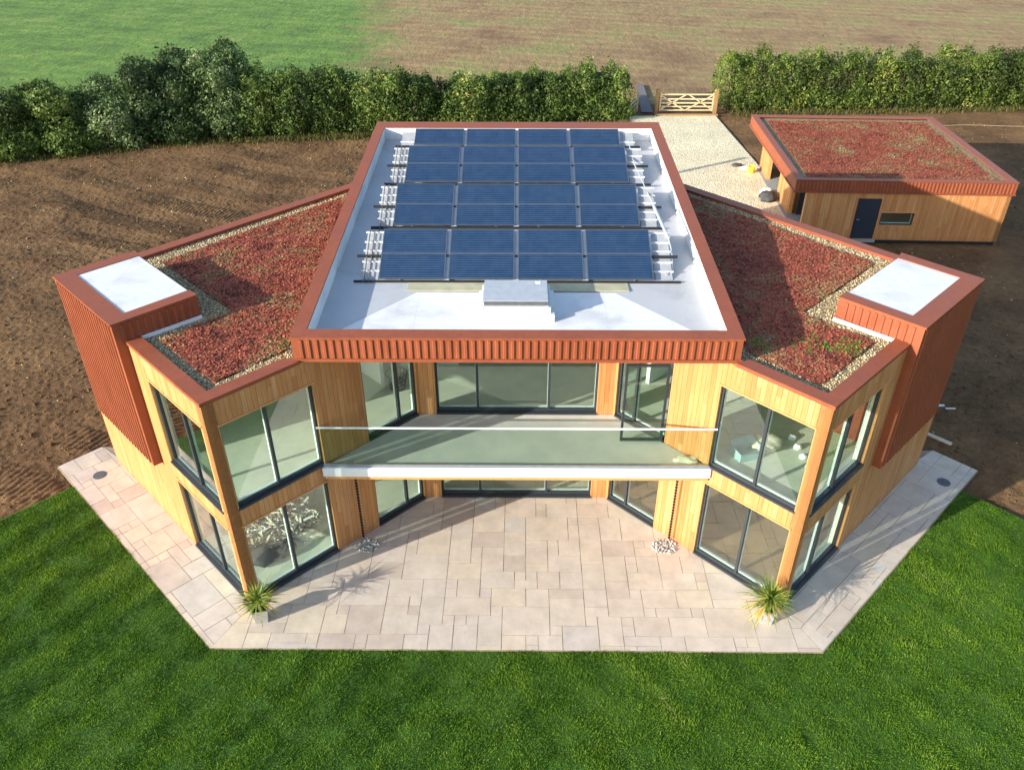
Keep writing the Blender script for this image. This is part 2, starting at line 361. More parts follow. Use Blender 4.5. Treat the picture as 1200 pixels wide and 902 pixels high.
# tilled soil round the house: real relief
xs = np.concatenate([np.linspace(-62, -31, 60), np.linspace(-30.95, -5, 560), np.linspace(-4.8, 12, 60), np.linspace(12.06, 26, 240), np.linspace(26.2, 62, 90)])
ys = np.concatenate([np.linspace(-6, 2, 40), np.linspace(2.05, 28, 500), np.linspace(28.1, 47, 170)])
X, Y = np.meshgrid(xs, ys)
edge = np.clip((62 - np.abs(X)) / 5, 0, 1) * np.clip((47 - Y) / 2.5, 0, 1)
ph = (X * .92 - Y * .39) + .16 * vnoise(X, Y, 2.5, 3)
bq = X * .45 + Y * .9
rid = np.abs(np.sin(ph * math.pi / .21)) * np.clip(np.sin(bq * 2 * math.pi / 2.7 + vnoise(X, Y, 5, 31) * 1.5) * 1.6 + .5, 0, 1) * np.clip(vnoise(X, Y, 4, 4) * 1.6 + .9, 0, 1)
Z = -.06 + .055 * rid * (X < 3) + .014 * vnoise(X, Y, .33, 5) + (.022 - .010 * rid) * vnoise(X, Y, .11, 8) + .025 * vnoise(X, Y, 1.3, 6) + .05 * vnoise(X, Y, 7, 7) * edge
Z = np.where(edge < 1, Z * edge - .155 * (1 - edge), Z)
# keep it below the paving, lawn, drive and buildings
low = np.zeros(X.size, bool)
for pl in ([(-14.2, 5.9), (-7, -1), (7, -1), (14.2, 5.9), (12.4, 7.4), (5.2, 15), (5.2, 16.6), (-5.2, 16.6), (-5.2, 15), (-12.4, 7.4)],
           [(-13.2, 5.2), (-30, -11.8), (30, -11.8), (13.2, 5.2)],
           [(7.2, 43.6), (13.5, 43.6), (14.0, 33.), (13.4, 22.4), (12.9, 14.5), (3, 14.5), (3, 36)], [(13, 22.6), (22.6, 22.3), (23, 32.6), (13.3, 33)]):
    low |= inside(pl, X.ravel(), Y.ravel())
Z = np.where(low.reshape(X.shape), np.minimum(Z, -.03) - .02, Z)
ny, nx = X.shape; idx = np.arange(nx * ny).reshape(ny, nx)
F = np.stack([idx[:-1, :-1], idx[:-1, 1:], idx[1:, 1:], idx[1:, :-1]], -1).reshape(-1, 4)
o = fast_mesh('field', np.stack([X, Y, Z], -1).reshape(-1, 3), F, 'soil'); tag(o, kind='structure')
o.data.polygons.foreach_set('use_smooth', [True] * len(o.data.polygons))
# clods lying on the soil
def rocks(px, py, pz, size, mat, name, tone=None, flat=.6):
    n = len(px); oct_ = np.array([(1, 0, 0), (0, 1, 0), (-1, 0, 0), (0, -1, 0), (0, 0, 1), (0, 0, -.6)], float)
    fc = np.array([(0, 1, 4), (1, 2, 4), (2, 3, 4), (3, 0, 4), (1, 0, 5), (2, 1, 5), (3, 2, 5), (0, 3, 5)])
    V = oct_[None] * (1 + rng.uniform(-.35, .35, (n, 6, 1))) * size[:, None, None]; V[:, :, 2] *= flat
    a = rng.uniform(0, 6.28, n); ca, sa = np.cos(a)[:, None], np.sin(a)[:, None]
    V = np.stack([V[:, :, 0] * ca - V[:, :, 1] * sa, V[:, :, 0] * sa + V[:, :, 1] * ca, V[:, :, 2]], -1)
    V[:, :, 0] += px[:, None]; V[:, :, 1] += py[:, None]; V[:, :, 2] += pz[:, None] + size[:, None] * flat * .4
    F = (fc[None] + (np.arange(n) * 6)[:, None, None]).reshape(-1, 3)
    tn = np.repeat(rng.random(n) if tone is None else tone, 8)
    return fast_mesh(name, V.reshape(-1, 3), F, mat, tn)
def soil_z(x, y):
    i = np.clip(np.searchsorted(xs, x), 0, nx - 1); j = np.clip(np.searchsorted(ys, y), 0, ny - 1); return Z[j, i]
fieldL = [(-13.6, 4.6), (-5.2, 16.6), (-5.2, 41), (-34, 33), (-34, 4), (-18, 0)]; fieldR = [(14, 4.2), (12.6, 8), (5.5, 15), (13.5, 15), (13.5, 22), (24, 22), (24, 44), (36, 44), (34, 0), (18, 0)]
x1, y1 = scatter(fieldL, 24); x2, y2 = scatter(fieldR, 18, [[(12.6, 22), (23, 22), (23, 33.4), (13, 33.4)]])
x = np.r_[x1, x2]; y = np.r_[y1, y2]
o = rocks(x, y, soil_z(x, y), rng.gamma(2., .009, len(x)) + .01, 'soil', 'soil_clods'); tag(o, kind='stuff')
k = rng.random(len(x)) < .035; tag(rocks(x[k], y[k], soil_z(x[k], y[k]), rng.uniform(.015, .05, k.sum()), 'stone_chip', 'stones'), kind='stuff')
# lawn
lawn_poly = [(-13.0, 5.15), (-26, -7.9), (-26, -40), (26, -40), (26, -7.9), (13.02, 5.12)]
m = MB(); m.face([(x, y, -.018) for x, y in reversed(lawn_poly)][::-1]); o = m.build('lawn', 'lawn_soil'); tag(o, kind='structure')
pat_out = [T1L, T1R, T2R, (12.9, 6.96), (0, 6), (-12.9, 6.96), T2L]
vis = [(-13.0, 5.12), (-18, 0), (-14.5, -5.2), (14.5, -5.2), (18, 0), (13.02, 5.08)]
pat_in = [(T1L[0] + .0, T1L[1] - .015), (T1R[0] - .0, T1R[1] - .015), (T2R[0] - .04, T2R[1] + .02), (0, 9), (T2L[0] + .04, T2L[1] + .02)]
x, y = scatter(vis, 2300, [pat_in])
n = len(x); patch = vnoise(x, y, .8, 21) * .5 + vnoise(x, y, .25, 22) * .5
h = rng.uniform(.022, .05, n) * (1 + .35 * patch) * (1 + .5 * vnoise(x, y, .35, 61)); a = rng.uniform(0, 6.28, n)
stripe = .5 + .5 * np.sin((np.abs(x) * .8 + y * .6) * 2 * math.pi / 1.15 + vnoise(x, y, 2.5, 33) * 1.2)
lean = rng.uniform(.0, .05, n); la = rng.normal(0, .9, n) + np.where(stripe > .5, 2.4, -.7)
w_ = .010
V = np.stack([np.stack([x - np.cos(a) * w_, y - np.sin(a) * w_, np.full(n, -.02)], -1), np.stack([x + np.cos(a) * w_, y + np.sin(a) * w_, np.full(n, -.02)], -1),
              np.stack([x + np.cos(la) * lean, y + np.sin(la) * lean, -.02 + h], -1)], 1).reshape(-1, 3)
xr, yr = x * .8 - y * .6 * np.sign(-x), x * .6 * np.sign(-x) + y * .8
mott = vnoise(xr, yr * .3, .30, 61) * .42 + vnoise(xr, yr, .12, 62) * .25 + vnoise(x, y, 1.7, 63) * .35
tone = np.clip(.42 + .18 * patch + .42 * mott + rng.normal(0, .06, n) + .16 * (stripe - .5), 0, .96); tone[rng.random(n) < .01] = 1
o = fast_mesh('grass', V, np.arange(3 * n).reshape(-1, 3), 'grass_blade', tone); tag(o, kind='stuff')
# gravel drive
m = MB(); m.face([(x, y, .004) for x, y in [(7.5, 43.4), (3, 36), (2, 14), (12.8, 14), (13.3, 22.6), (13.95, 33.2), (13.45, 43.45)]][::-1][::-1]); m.f = [tuple(reversed(m.f[0]))]
o = m.build('driveway', 'drive'); tag(o, kind='structure')
m = MB(); m.box((9.35, 43.45, -.05), (13.6, 43.62, .10)); tag(m.build('kerb', 'post_wood'), kind='structure')
m = MB(); m.face([(8.5, 44.2, .0), (9.3, 44.2, .0), (9.6, 52, .0), (9.1, 52, .0)]); m.v = [(a, b, .03) for a, b, c in m.v]; tag(m.build('path', 'path_grey'), kind='structure')
m = MB(); m.face([(-33.5, 29, .03), (-29.6, 30.4, .03), (-29.8, 31.6, .03), (-33.8, 32.2, .03)]); tag(m.build('pavement', 'concrete'), kind='structure')

# ------------------------------------------------------------------ paving
def clip(poly, conv):
    out = poly; n = len(conv)
    for i in range(n):
        a, b = conv[i], conv[(i + 1) % n]; inp = out; out = []
        if not inp: break
        f = lambda p: (b[0] - a[0]) * (p[1] - a[1]) - (b[1] - a[1]) * (p[0] - a[0])
        for j in range(len(inp)):
            p, q = inp[j], inp[(j + 1) % len(inp)]; fp, fq = f(p), f(q)
            if fp >= 0: out.append(p)
            if (fp >= 0) != (fq >= 0): t = fp / (fp - fq); out.append((p[0] + (q[0] - p[0]) * t, p[1] + (q[1] - p[1]) * t))
    return out
PT = []
def slabs(zone, o, ang, mb, unit=.29):
    ca, sa = math.cos(ang), math.sin(ang); loc = [((x - o[0]) * ca + (y - o[1]) * sa, -(x - o[0]) * sa + (y - o[1]) * ca) for x, y in zone]
    x0 = min(p[0] for p in loc) - 1; x1 = max(p[0] for p in loc) + 1; y0 = min(p[1] for p in loc) - 1; y1 = max(p[1] for p in loc) + 1
    nx = int((x1 - x0) / unit); ny = int((y1 - y0) / unit); g = np.zeros((nx, ny), bool)
    sizes = [(3, 2), (3, 2), (3, 2), (2, 2), (3, 3), (2, 3), (2, 1), (1, 1), (3, 1), (4, 2), (2, 2), (4, 3)]
    for j in range(ny):
        for i in range(nx):
            if g[i, j]: continue
            for sx, sy in random.sample(sizes, len(sizes)) + [(1, 1)]:
                if i + sx <= nx and j + sy <= ny and not g[i:i + sx, j:j + sy].any():
                    g[i:i + sx, j:j + sy] = True; break
            gp = .007; jt = lambda: random.uniform(-.004, .004)
            P = [(x0 + i * unit + gp + jt(), y0 + j * unit + gp + jt()), (x0 + (i + sx) * unit - gp + jt(), y0 + j * unit + gp + jt()), (x0 + (i + sx) * unit - gp + jt(), y0 + (j + sy) * unit - gp + jt()), (x0 + i * unit + gp + jt(), y0 + (j + sy) * unit - gp + jt())]
            P = clip(P, loc)
            if len(P) < 3: continue
            W = [(o[0] + p[0] * ca - p[1] * sa, o[1] + p[0] * sa + p[1] * ca) for p in P]
            k = len(mb.f); mb.prism(W, -.03, .012 + random.uniform(-.002, .002), bottom=False); PT.extend([random.random()] * (len(mb.f) - k))
mb = MB()
slabs([T1L, T1R, (A[0] - .02, A[1] - .02), (E_[0], E_[1] + .3), (-E_[0], E_[1] + .3), (-A[0] + .02, A[1] - .02)], (0, 0), R(-.3), mb)
cR = [(T1R[0] + .004, T1R[1] + .008), T2R, (12.92, 6.98), (Cc[0], Cc[1] + .1), (A[0] + .0, A[1] - .02)]
slabs(cR, A, R(45), mb); slabs(mir(cR), (-A[0], A[1]), R(-45), mb)
o = mb.build('patio', 'sandstone'); a = o.data.attributes.new('tone', 'FLOAT', 'FACE'); a.data.foreach_set('value', PT[:len(o.data.polygons)]); tag(o, kind='structure')
m = MB(); m.prism([(T1L[0] - .01, T1L[1] - .028), (T1R[0] + .01, T1R[1] - .028), (T2R[0] + .04, T2R[1]), (12.9, 6.99), (0, 6), (-12.9, 6.99), (T2L[0] - .04, T2L[1])], -.05, .004, bottom=False)
simple('mortar', srgb(150, 132, 114), .9, var=.2, scale=5); tag(m.build('pavement', 'mortar'), kind='structure')
# manhole covers
for px, py, lab in ((-12.42, 5.62, 'round grey drain cover in the paving beyond the left wing'), (12.60, 5.47, 'round grey drain cover in the paving beyond the right wing')):
    m = MB(); P = [(px + .19 * math.cos(t), py + .19 * math.sin(t)) for t in np.linspace(0, 2 * math.pi, 25)[:-1]]; m.prism(P, 0, .02)
    for k in range(-3, 4): L = math.sqrt(.16 ** 2 - (k * .045) ** 2); m.box((px - L, py + k * .045 - .008, .02), (px + L, py + k * .045 + .008, .026))
    tag(m.build('drain_cover', 'iron'), lab, 'drain cover', 'drain covers in the paving')

# ------------------------------------------------------------------ the house
house = empty('house', label='two storey larch clad house with red metal edged roofs and a glass balcony', cat='house')
TH = .28
def wall(a, b, z0, z1, openings=(), name='wall', parent=house, inner='plaster', u0=0, th=TH, ztop=None):
    """outer face on a-b (outside on the right of a->b); openings (s0,s1,z0,z1)"""
    L = math.dist(a, b); ux = ((b[0] - a[0]) / L, (b[1] - a[1]) / L); nn = (ux[1], -ux[0])
    S = sorted({0, L, *[q for o in openings for q in o[:2]]}); ZZ = sorted({z0, z1, *[q for o in openings for q in o[2:4]]})
    P = lambda s, d: (a[0] + ux[0] * s - nn[0] * d, a[1] + ux[1] * s - nn[1] * d)
    solid = lambda i, j: 0 <= i < len(S) - 1 and 0 <= j < len(ZZ) - 1 and not any(o[0] <= S[i] + 1e-6 and S[i + 1] <= o[1] + 1e-6 and o[2] <= ZZ[j] + 1e-6 and ZZ[j + 1] <= o[3] + 1e-6 for o in openings)
    m = MB()
    for i in range(len(S) - 1):
        for j in range(len(ZZ) - 1):
            if not solid(i, j): continue
            s0, s1, q0, q1 = S[i], S[i + 1], ZZ[j], ZZ[j + 1]
            m.vquad(P(s0, 0), P(s1, 0), q0, q1, 0, u0 + s0); m.vquad(P(s0, th), P(s1, th), q0, q1, 1, s0, True)
            for ii, s in ((i - 1, s0), (i + 1, s1)):
                if not solid(ii, j): m.face([(*P(s, 0), q0), (*P(s, th), q0), (*P(s, th), q1), (*P(s, 0), q1)][::-1 if ii > i else 1], 2)
            for jj, q in ((j - 1, q0), (j + 1, q1)):
                if not solid(i, jj): m.face([(*P(s0, 0), q), (*P(s1, 0), q), (*P(s1, th), q), (*P(s0, th), q)][::1 if jj > j else -1], 2)
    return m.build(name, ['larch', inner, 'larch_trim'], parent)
def window(a, b, s0, s1, z0, z1, mull=(), parent=house, depth=.10, fr=.055, glassm='window_glass', label=None, head=True, sill=True, pale=True, skip=()):
    """frame with a child pane per light; a-b is the outer wall line"""
    L = math.dist(a, b); ux = ((b[0] - a[0]) / L, (b[1] - a[1]) / L); nn = (ux[1], -ux[0]); F = (a, ux, (-nn[0], -nn[1]))
    m = MB(); g = .003; D0, D1 = depth - .03, depth + .05; lo, hi = s0 + g, s1 - g; bt = .11 if sill else fr
    m.box((lo, D0, z0 + g), (hi, D1, z0 + bt), 0, F); m.box((lo, D0, z1 - fr), (hi, D1, z1 - g), 0, F)
    m.box((lo, D0, z0 + bt), (lo + fr, D1, z1 - fr), 0, F); m.box((hi - fr, D0, z0 + bt), (hi, D1, z1 - fr), 0, F)
    edges = [lo + fr, *mull, hi - fr]
    for q in mull: m.box((q - fr * .6, D0, z0 + bt), (q + fr * .6, D1, z1 - fr), 0, F)
    if sill: m.box((s0 + g, -.035, z0 + g), (s1 - g, D0, z0 + .05), 0, F)
    if pale:   # pale inner linings seen through the glass
        e = .055
        m.box((lo, D1, z0 + g), (hi, D1 + e, z0 + bt + .03), 1, F)
        m.box((lo, D1, z0 + bt + .03), (lo + fr + .012, D1 + e, z1 - fr), 1, F); m.box((hi - fr - .012, D1, z0 + bt + .03), (hi, D1 + e, z1 - fr), 1, F)
        for q in mull: m.box((q - fr * .8, D1, z0 + bt + .03), (q + fr * .8, D1 + e, z1 - fr), 1, F)
        q0, q1, t0, t1 = D1 + e + .002, TH - .004, z0 + .004, z1 - .004
        m.box((s0 + .004, q0, t0), (s0 + .016, q1, t1), 1, F); m.box((s1 - .016, q0, t0), (s1 - .004, q1, t1), 1, F); m.box((s0 + .018, q0, t0), (s1 - .018, q1, t0 + .012), 1, F); m.box((s0 + .018, q0, t1 - .012), (s1 - .018, q1, t1), 1, F)
    o = m.build('window', ['dark_frame', 'pale_frame'], parent)
    if label: o['label'] = label
    for i in range(len(edges) - 1):
        if i in skip: continue
        e0 = edges[i] + (fr * .6 if i else 0) + .004; e1 = edges[i + 1] - (fr * .6 if i < len(edges) - 2 else 0) - .004
        p = MB(); t = [F[0][0] + ux[0] * e0 - nn[0] * (depth + .01), F[0][1] + ux[1] * e0 - nn[1] * (depth + .01)]; q = [F[0][0] + ux[0] * e1 - nn[0] * (depth + .01), F[0][1] + ux[1] * e1 - nn[1] * (depth + .01)]
        p.vquad(t, q, z0 + bt + .004, z1 - fr - .004); po = p.build('pane', glassm, o)
    if head:  # thin timber drip edge above the opening
        h = MB(); h.box((s0 - .02, -.03, z1 + .004), (s1 + .02, 0.002, z1 + .04), 0, F); h.build('head_trim', 'larch_trim', o)
    return o
Lz0, Lz1, Uz0, Uz1 = .02, 2.44, 2.96, 5.36
for sgn in (1, -1):
    side = 'right' if sgn > 0 else 'left'
    S = lambda p: (sgn * p[0], p[1])
    # inner V wall: E -> A on the right side runs outside-right; on the left A -> E
    a, b = (S(E_), S(A)) if sgn > 0 else (S(A), S(E_)); LT = math.dist(A, E_)
    conv = (lambda s: LT - s) if sgn > 0 else (lambda s: s)
    rngs = lambda s0, s1: tuple(sorted((conv(s0), conv(s1))))
    ops = [(*rngs(.26, 2.62), Lz0, Lz1), (*rngs(.26, 2.62), Uz0, Uz1), (*rngs(3.95, 5.58), Lz0, Lz1), (*rngs(3.95, 5.58), Uz0, Uz1)]
    wall(a, b, 0.02, 6.02, ops)
    window(a, b, *rngs(.26, 2.62), Lz0, Lz1, [conv(1.40)]); window(a, b, *rngs(.26, 2.62), Uz0, Uz1, [conv(1.40)])
    window(a, b, *rngs(3.95, 5.58), Lz0, Lz1, [conv(5.02)], head=False)
    if sgn < 0: window(a, b, *rngs(3.95, 5.58), Uz0, Uz1, [conv(5.02)], head=False)
    else:
        window(a, b, *rngs(3.95, 5.58), Uz0, Uz1, [conv(5.02)], head=False, skip=(1,), label='recess window with its glazed door leaf standing open')
    # outer wall A -> C
    a, b = (S(A), S(Cc)) if sgn > 0 else (S(Cc), S(A)); LT2 = math.dist(A, Cc); conv = (lambda s: s) if sgn > 0 else (lambda s: LT2 - s)
    ops = [(*rngs(.22, 2.86), Lz0, Lz1 - .06), (*rngs(.22, 2.86), Uz0 - .08, Uz1)]
    wall(a, b, 0.02, 6.02, ops, u0=9)
    window(a, b, *rngs(.22, 2.86), Lz0, Lz1 - .06, [conv(1.42)]); window(a, b, *rngs(.22, 2.86), Uz0 - .08, Uz1, [conv(1.42)])
    # back walls
    a, b = (S(Cc), S(Wb)) if sgn > 0 else (S(Wb), S(Cc)); wall(a, b, 0.02, 6.02, [(2.2, 3.6, 3.9, 5.2)]); window(a, b, 2.2, 3.6, 3.9, 5.2)
    a, b = (S(Wb), S((5.03, 16.3))) if sgn > 0 else (S((5.03, 16.3)), S(Wb)); wall(a, b, 0.02, 6.6)
wall((4.75, 16.3), (-4.75, 16.3), 0.02, 6.6, [(3.6, 5.9, .02, 2.3), (1, 3, 3.9, 5.3), (6.6, 8.6, 3.9, 5.3)])
for s0, s1, q0, q1 in ((3.6, 5.9, .02, 2.3), (1, 3, 3.9, 5.3), (6.6, 8.6, 3.9, 5.3)): window((4.75, 16.3), (-4.75, 16.3), s0, s1, q0, q1, [(s0 + s1) / 2])
# centre wall between the two angled walls
c0, c1 = (-2.56, 4.72), (2.56, 4.72)
wall(c0, c1, .02, 6.02, [(.42, 4.70, Lz0, Lz1), (.42, 4.70, Uz0, 5.36)], u0=3)
window(c0, c1, .42, 4.70, Lz0, Lz1, [1.52, 3.42], head=False, depth=.14); window(c0, c1, .42, 4.70, Uz0, 5.36, [1.52, 3.42], head=False, depth=.14)
# open door leaf of the right recess window
dl = MB(); F = ((3.70, 3.50), (-1, 0), (0, 1)); W, z0, z1, f = 1.07, 3.04, 5.33, .06
dl.box((0, -.03, z0), (W, .03, z0 + f), 0, F); dl.box((0, -.03, z1 - f), (W, .03, z1), 0, F); dl.box((0, -.03, z0 + f), (f, .03, z1 - f), 0, F); dl.box((W - f, -.03, z0 + f), (W, .03, z1 - f), 0, F)
leaf = dl.build('door', 'dark_frame', house); leaf['label'] = 'glazed door leaf standing open on the balcony'
p = MB(); p.vquad((3.70 - W + f, 3.50), (3.70 - f, 3.50), z0 + f, z1 - f); p.build('pane', 'window_glass', leaf)
h_ = MB(); h_.tube([(3.70 - W + .03, 3.47, 4.0), (3.70 - W + .03, 3.42, 4.0), (3.70 - W + .15, 3.42, 4.0)], .012, 6); h_.build('handle', 'steel', leaf)
# floors, partitions and ceilings
plan = [(-E_[0], E_[1]), (E_[0], E_[1]), A, Cc, Wb, (5.03, 16.3), (-5.03, 16.3), (-Wb[0], Wb[1]), (-Cc[0], Cc[1]), (-A[0], A[1])]
def shrink(poly, d):
    out = []; n = len(poly)
    for i in range(n):
        p0, p1, p2 = Vector(poly[i - 1]), Vector(poly[i]), Vector(poly[(i + 1) % n]); e1 = (p1 - p0).normalized(); e2 = (p2 - p1).normalized()
        n1 = Vector((-e1.y, e1.x)); n2 = Vector((-e2.y, e2.x)); k = d / max(.2, 1 + n1.dot(n2)); q = p1 + (n1 + n2) * k; out.append((q.x, q.y))
    return out
inp = shrink(plan, TH - .01)
m = MB(); m.prism(inp, -.02, .05, 0); m.prism([p for p in inp], 2.62, 2.93, 1, mtop=0); m.prism(inp, 5.62, 5.72, 1)
m.build('floor_slab', ['screed', 'plaster'], house)
wf = MB(); wf.prism([(2.8, 5.05), (6.55, 1.25), (11.3, 6.0), (7.2, 10.0)], .052, .058); wf.build('floor_covering', 'wood_floor', house)
m = MB()
for sgn in (1, -1):
    for (a, b) in (((2.9, 5.4), (7.9, 10.4)),):
        L = math.dist(a, b); ux = (sgn * (b[0] - a[0]) / L, (b[1] - a[1]) / L); F = ((sgn * a[0], a[1]), ux, (-ux[1], ux[0]))
        for q0, q1 in ((.05, 2.62), (2.93, 5.62)): m.box((1.2, 0, q0), (L, .12, q1), 0, F)
    for q0, q1 in ((.05, 2.62), (2.93, 5.62)): m.box((-4.7, 10.0, q0), (-.6, 10.12, q1)) if sgn < 0 else m.box((.6, 10.0, q0), (4.7, 10.12, q1))
m.build('partition', 'plaster', house)
# stair core wall seen through the left recess windows
m = MB(); m.box((-3.4, 7.2, 2.93), (-1.7, 7.34, 5.62)); m.build('partition', 'white_stuff', house)

# metal cladding ----------------------------------------------------
def ribs(m, a, b, z0, z1, pitch=.168, depth=.035, zf=None, margin=.06, fill=.5):
    """standing ribs on the vertical face a-b (outside on the right of a->b)"""
    L = math.dist(a, b); ux = ((b[0] - a[0]) / L, (b[1] - a[1]) / L); nn = (ux[1], -ux[0]); n = max(1, int((L - 2 * margin) / pitch)); p = (L - 2 * margin) / n
    P = lambda s, d: (a[0] + ux[0] * s + nn[0] * d, a[1] + ux[1] * s + nn[1] * d)
    for i in range(n):
        s = margin + (i + .5) * p; w0, w1 = p * fill * .5, p * fill * .32
        q = [P(s - w0, 0), P(s - w1, depth), P(s + w1, depth), P(s + w0, 0)]
        for k in range(3): m.face([(*q[k], z0), (*q[k + 1], z0), (*q[k + 1], z1), (*q[k], z1)])
        m.face([(*x, z1) for x in q]); m.face([(*x, z0) for x in q[::-1]])
mz = lambda x, y: 6.67 + .0477 * (y - 2.43)
MO = [(-5.03, 2.43), (5.03, 2.43), (5.03, 16.48), (-5.03, 16.48)]; MI = [(-4.70, 2.79), (4.70, 2.79), (4.70, 15.85), (-4.70, 15.85)]
roof = MB(); fl = lambda x, y: mz(x, y) - .42
roof.prism([(-4.70, 2.79), (4.70, 2.79), (4.70, 15.85), (-4.70, 15.85)], lambda x, y: mz(x, y) - .56, fl)
roof.face([(x, y, fl(x, y) + .005) for x, y in [(-4.66, 2.83), (4.66, 2.83), (2.45, 5.15), (-2.50, 5.15)]], 1, [(0, 0)] * 4)  # flat front apron: brightness of its lit slope put into a whiter colour
# upstand linings of white membrane on the inside of the parapet
for i in range(4):
    a, b = MI[i], MI[(i + 1) % 4]; k = .012
    e = [(a[0] * (1 - k / 5), a[1]), (b[0] * (1 - k / 5), b[1])] if i in (1, 3) else [(a[0], a[1] + (k if i == 0 else -k)), (b[0], b[1] + (k if i == 0 else -k))]
    roof.face([(*e[0], fl(*e[0])), (*e[1], fl(*e[1])), (*e[1], mz(*e[1]) - .012), (*e[0], mz(*e[0]) - .012)][::-1], 1, [(0, 0)] * 4)
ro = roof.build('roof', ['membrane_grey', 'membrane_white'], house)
pa = MB(); pa.ring(MO, MI, lambda x, y: mz(x, y) - .035, mz)
pi = shrink(MO, .03); pj_ = shrink(MO, .25)
pa.ring(pi, pj_, lambda x, y: 6.08, lambda x, y: mz(x, y) - .035)
ribs(pa, pi[0], pi[1], 6.135, 6.60, .1715, .028, margin=.12)
for i in (1, 2, 3):
    a, b = pi[i], pi[(i + 1) % 4]; ribs(pa, a, b, 6.14, 6.58, .17, .028, margin=.12)
bo = shrink(MO, -.012); pa.ring(bo, shrink(MO, .2), 6.05, 6.125)
pa.build('parapet', 'terracotta', ro)
m = MB(); m.prism(shrink(MO, .05), 6.03, 6.06); m.build('soffit', 'larch_trim', ro)
# main block side walls above the wing roofs
for s in (1, -1):
    m = MB(); m.box((4.72 if s > 0 else -5.0, 2.6, 6.0), (5.0 if s > 0 else -4.72, 16.3, 6.1)); m.build('wall_plate', 'terracotta', ro)
# wing roofs
WO = [A, Cc, (5.03, 14.27), (5.03, 2.25)]
FC, FL_, BI, IF = (9.25, 3.08), (11.69, 5.52), (10.24, 7.03), (7.78, 4.56)
wing_in = shrink([A, Cc, (4.9, 14.40), (4.9, 2.38)], .33)
for sgn in (1, -1):
    fx = (lambda P: P) if sgn > 0 else mir
    m = MB(); m.prism(fx(shrink([A, Cc, (4.95, 14.30), (4.95, 2.36)], .12)), 5.74, 5.98); r = m.build('roof', 'membrane_grey', house)
    m = MB(); out = shrink([A, Cc, (4.9, 14.40), (4.9, 2.38)], -.03)
    o4, i4 = fx(out), fx(wing_in)
    # three sides only: the fourth is the main block
    q = [(out[3], wing_in[3]), (out[0], wing_in[0]), (out[1], wing_in[1]), (out[2], wing_in[2])]
    for i in range(3):
        (oa, ia), (ob, ib) = q[i], q[i + 1]
        m.prism([(sgn * x, y) for x, y in ([oa, ob, ib, ia] if sgn > 0 else [ia, ib, ob, oa])], 6.06, 6.10)
        sh = lambda p, c, t: (p[0] + (c[0] - p[0]) * t, p[1] + (c[1] - p[1]) * t)
        P4 = [sh(oa, ia, .45), sh(ob, ib, .45), sh(ob, ib, .97), sh(oa, ia, .97)]
        m.prism([(sgn * x, y) for x, y in (P4 if sgn > 0 else P4[::-1])], 5.97, 6.06)
        P5 = [oa, ob, sh(ob, ib, .075), sh(oa, ia, .075)]; m.prism([(sgn * x, y) for x, y in (P5 if sgn > 0 else P5[::-1])], 6.012, 6.06)
    m.build('parapet', 'terracotta', r)
    # clad bay that hangs off the outer wall and rises above the roof
    B4 = [FC, FL_, BI, IF]; m = MB(); m.prism(fx(B4), 2.47, 6.57)
    b4 = fx(B4)
    for i in range(4):
        a, b = b4[i], b4[(i + 1) % 4]; ln = math.dist(a, b)
        outer = (i == 0) if sgn > 0 else (i == 2)
        lowz = {True: 2.53}.get(outer, 6.0)
        isf = (i == 3) if sgn > 0 else (i == 3)
        ribs(m, a, b, 2.53 if outer else 6.02, 6.53, .165, .034 if outer else .026, margin=.08 if outer else .14)
    ui = (-.7071, .7071)
    inn = [(9.16, 3.61), (11.15, 5.60), (10.03, 6.76), (8.05, 4.78)]
    oo = shrink(B4, -.035); ii = [(9.16, 3.61), (11.15, 5.60), (10.03, 6.76), (8.05, 4.78)]
    m2 = MB()
    # coping on front, outer and back edges
    seg = [((7.757, 4.55), oo[0], ii[0], (8.03, 4.80)), (oo[0], oo[1], ii[1], ii[0]), (oo[1], oo[2], ii[2], ii[1])]
    for s4 in seg:
        P = [(sgn * x, y) for x, y in (s4 if sgn > 0 else s4[::-1])]; m.prism(P, 6.575, 6.62)
    bay = m.build('cladding_bay', 'terracotta', house)
    m = MB(); P = [ii[0], ii[1], ii[2], ii[3]]; m.prism(fx(P), 6.572, 6.60); m.build('bay_roof', 'membrane_white', bay)
    # corner boards in the bay foot and white flashing where it meets the gravel
    m = MB(); P = [(8.0, 4.42 - .1), (9.0, 3.42 - .1), (9.03, 3.45 - .1 + .0), (8.03, 4.45 - .1)]
    a = (IF[0] - .03, IF[1] - .06); b = (9.03, 3.31 - .03); L = math.dist(a, b); ux = ((b[0] - a[0]) / L, (b[1] - a[1]) / L)
    off = (-.035, -.035); P = [(a[0] + off[0], a[1] + off[1]), (b[0] + off[0], b[1] + off[1]), b, a]
    m.prism(fx(P), 5.99, 6.09); m.build('flashing', 'white_metal', bay)
# balcony
m = MB(); m.prism([(-4.72, 2.5), (4.72, 2.5), (2.60, 4.70), (-2.60, 4.70)], 2.72, 2.97, 0)
bal = m.build('balcony', 'deck', house)
m = MB(); m.box((-4.765, 2.43, 2.70), (4.765, 2.50, 2.955)); m.build('edge_beam', 'white_metal', bal)
m = MB(); m.prism([(-4.72, 2.45), (4.72, 2.45), (2.5, 4.68), (-2.5, 4.68)], 2.60, 2.70); m.build('soffit', 'larch_trim', bal)
m = MB(); m.box((-4.73, 2.50, 2.955), (4.73, 2.56, 3.03)); m.build('glazing_channel', 'steel', bal)
m = MB(); m.box((-4.74, 2.522, 2.98), (4.74, 2.538, 4.10)); m.build('balustrade', 'rail_glass', bal)
m = MB(); m.tube([(-4.78, 2.53, 4.125), (4.78, 2.53, 4.125)], .026, 10); m.build('handrail', 'white_metal', bal)

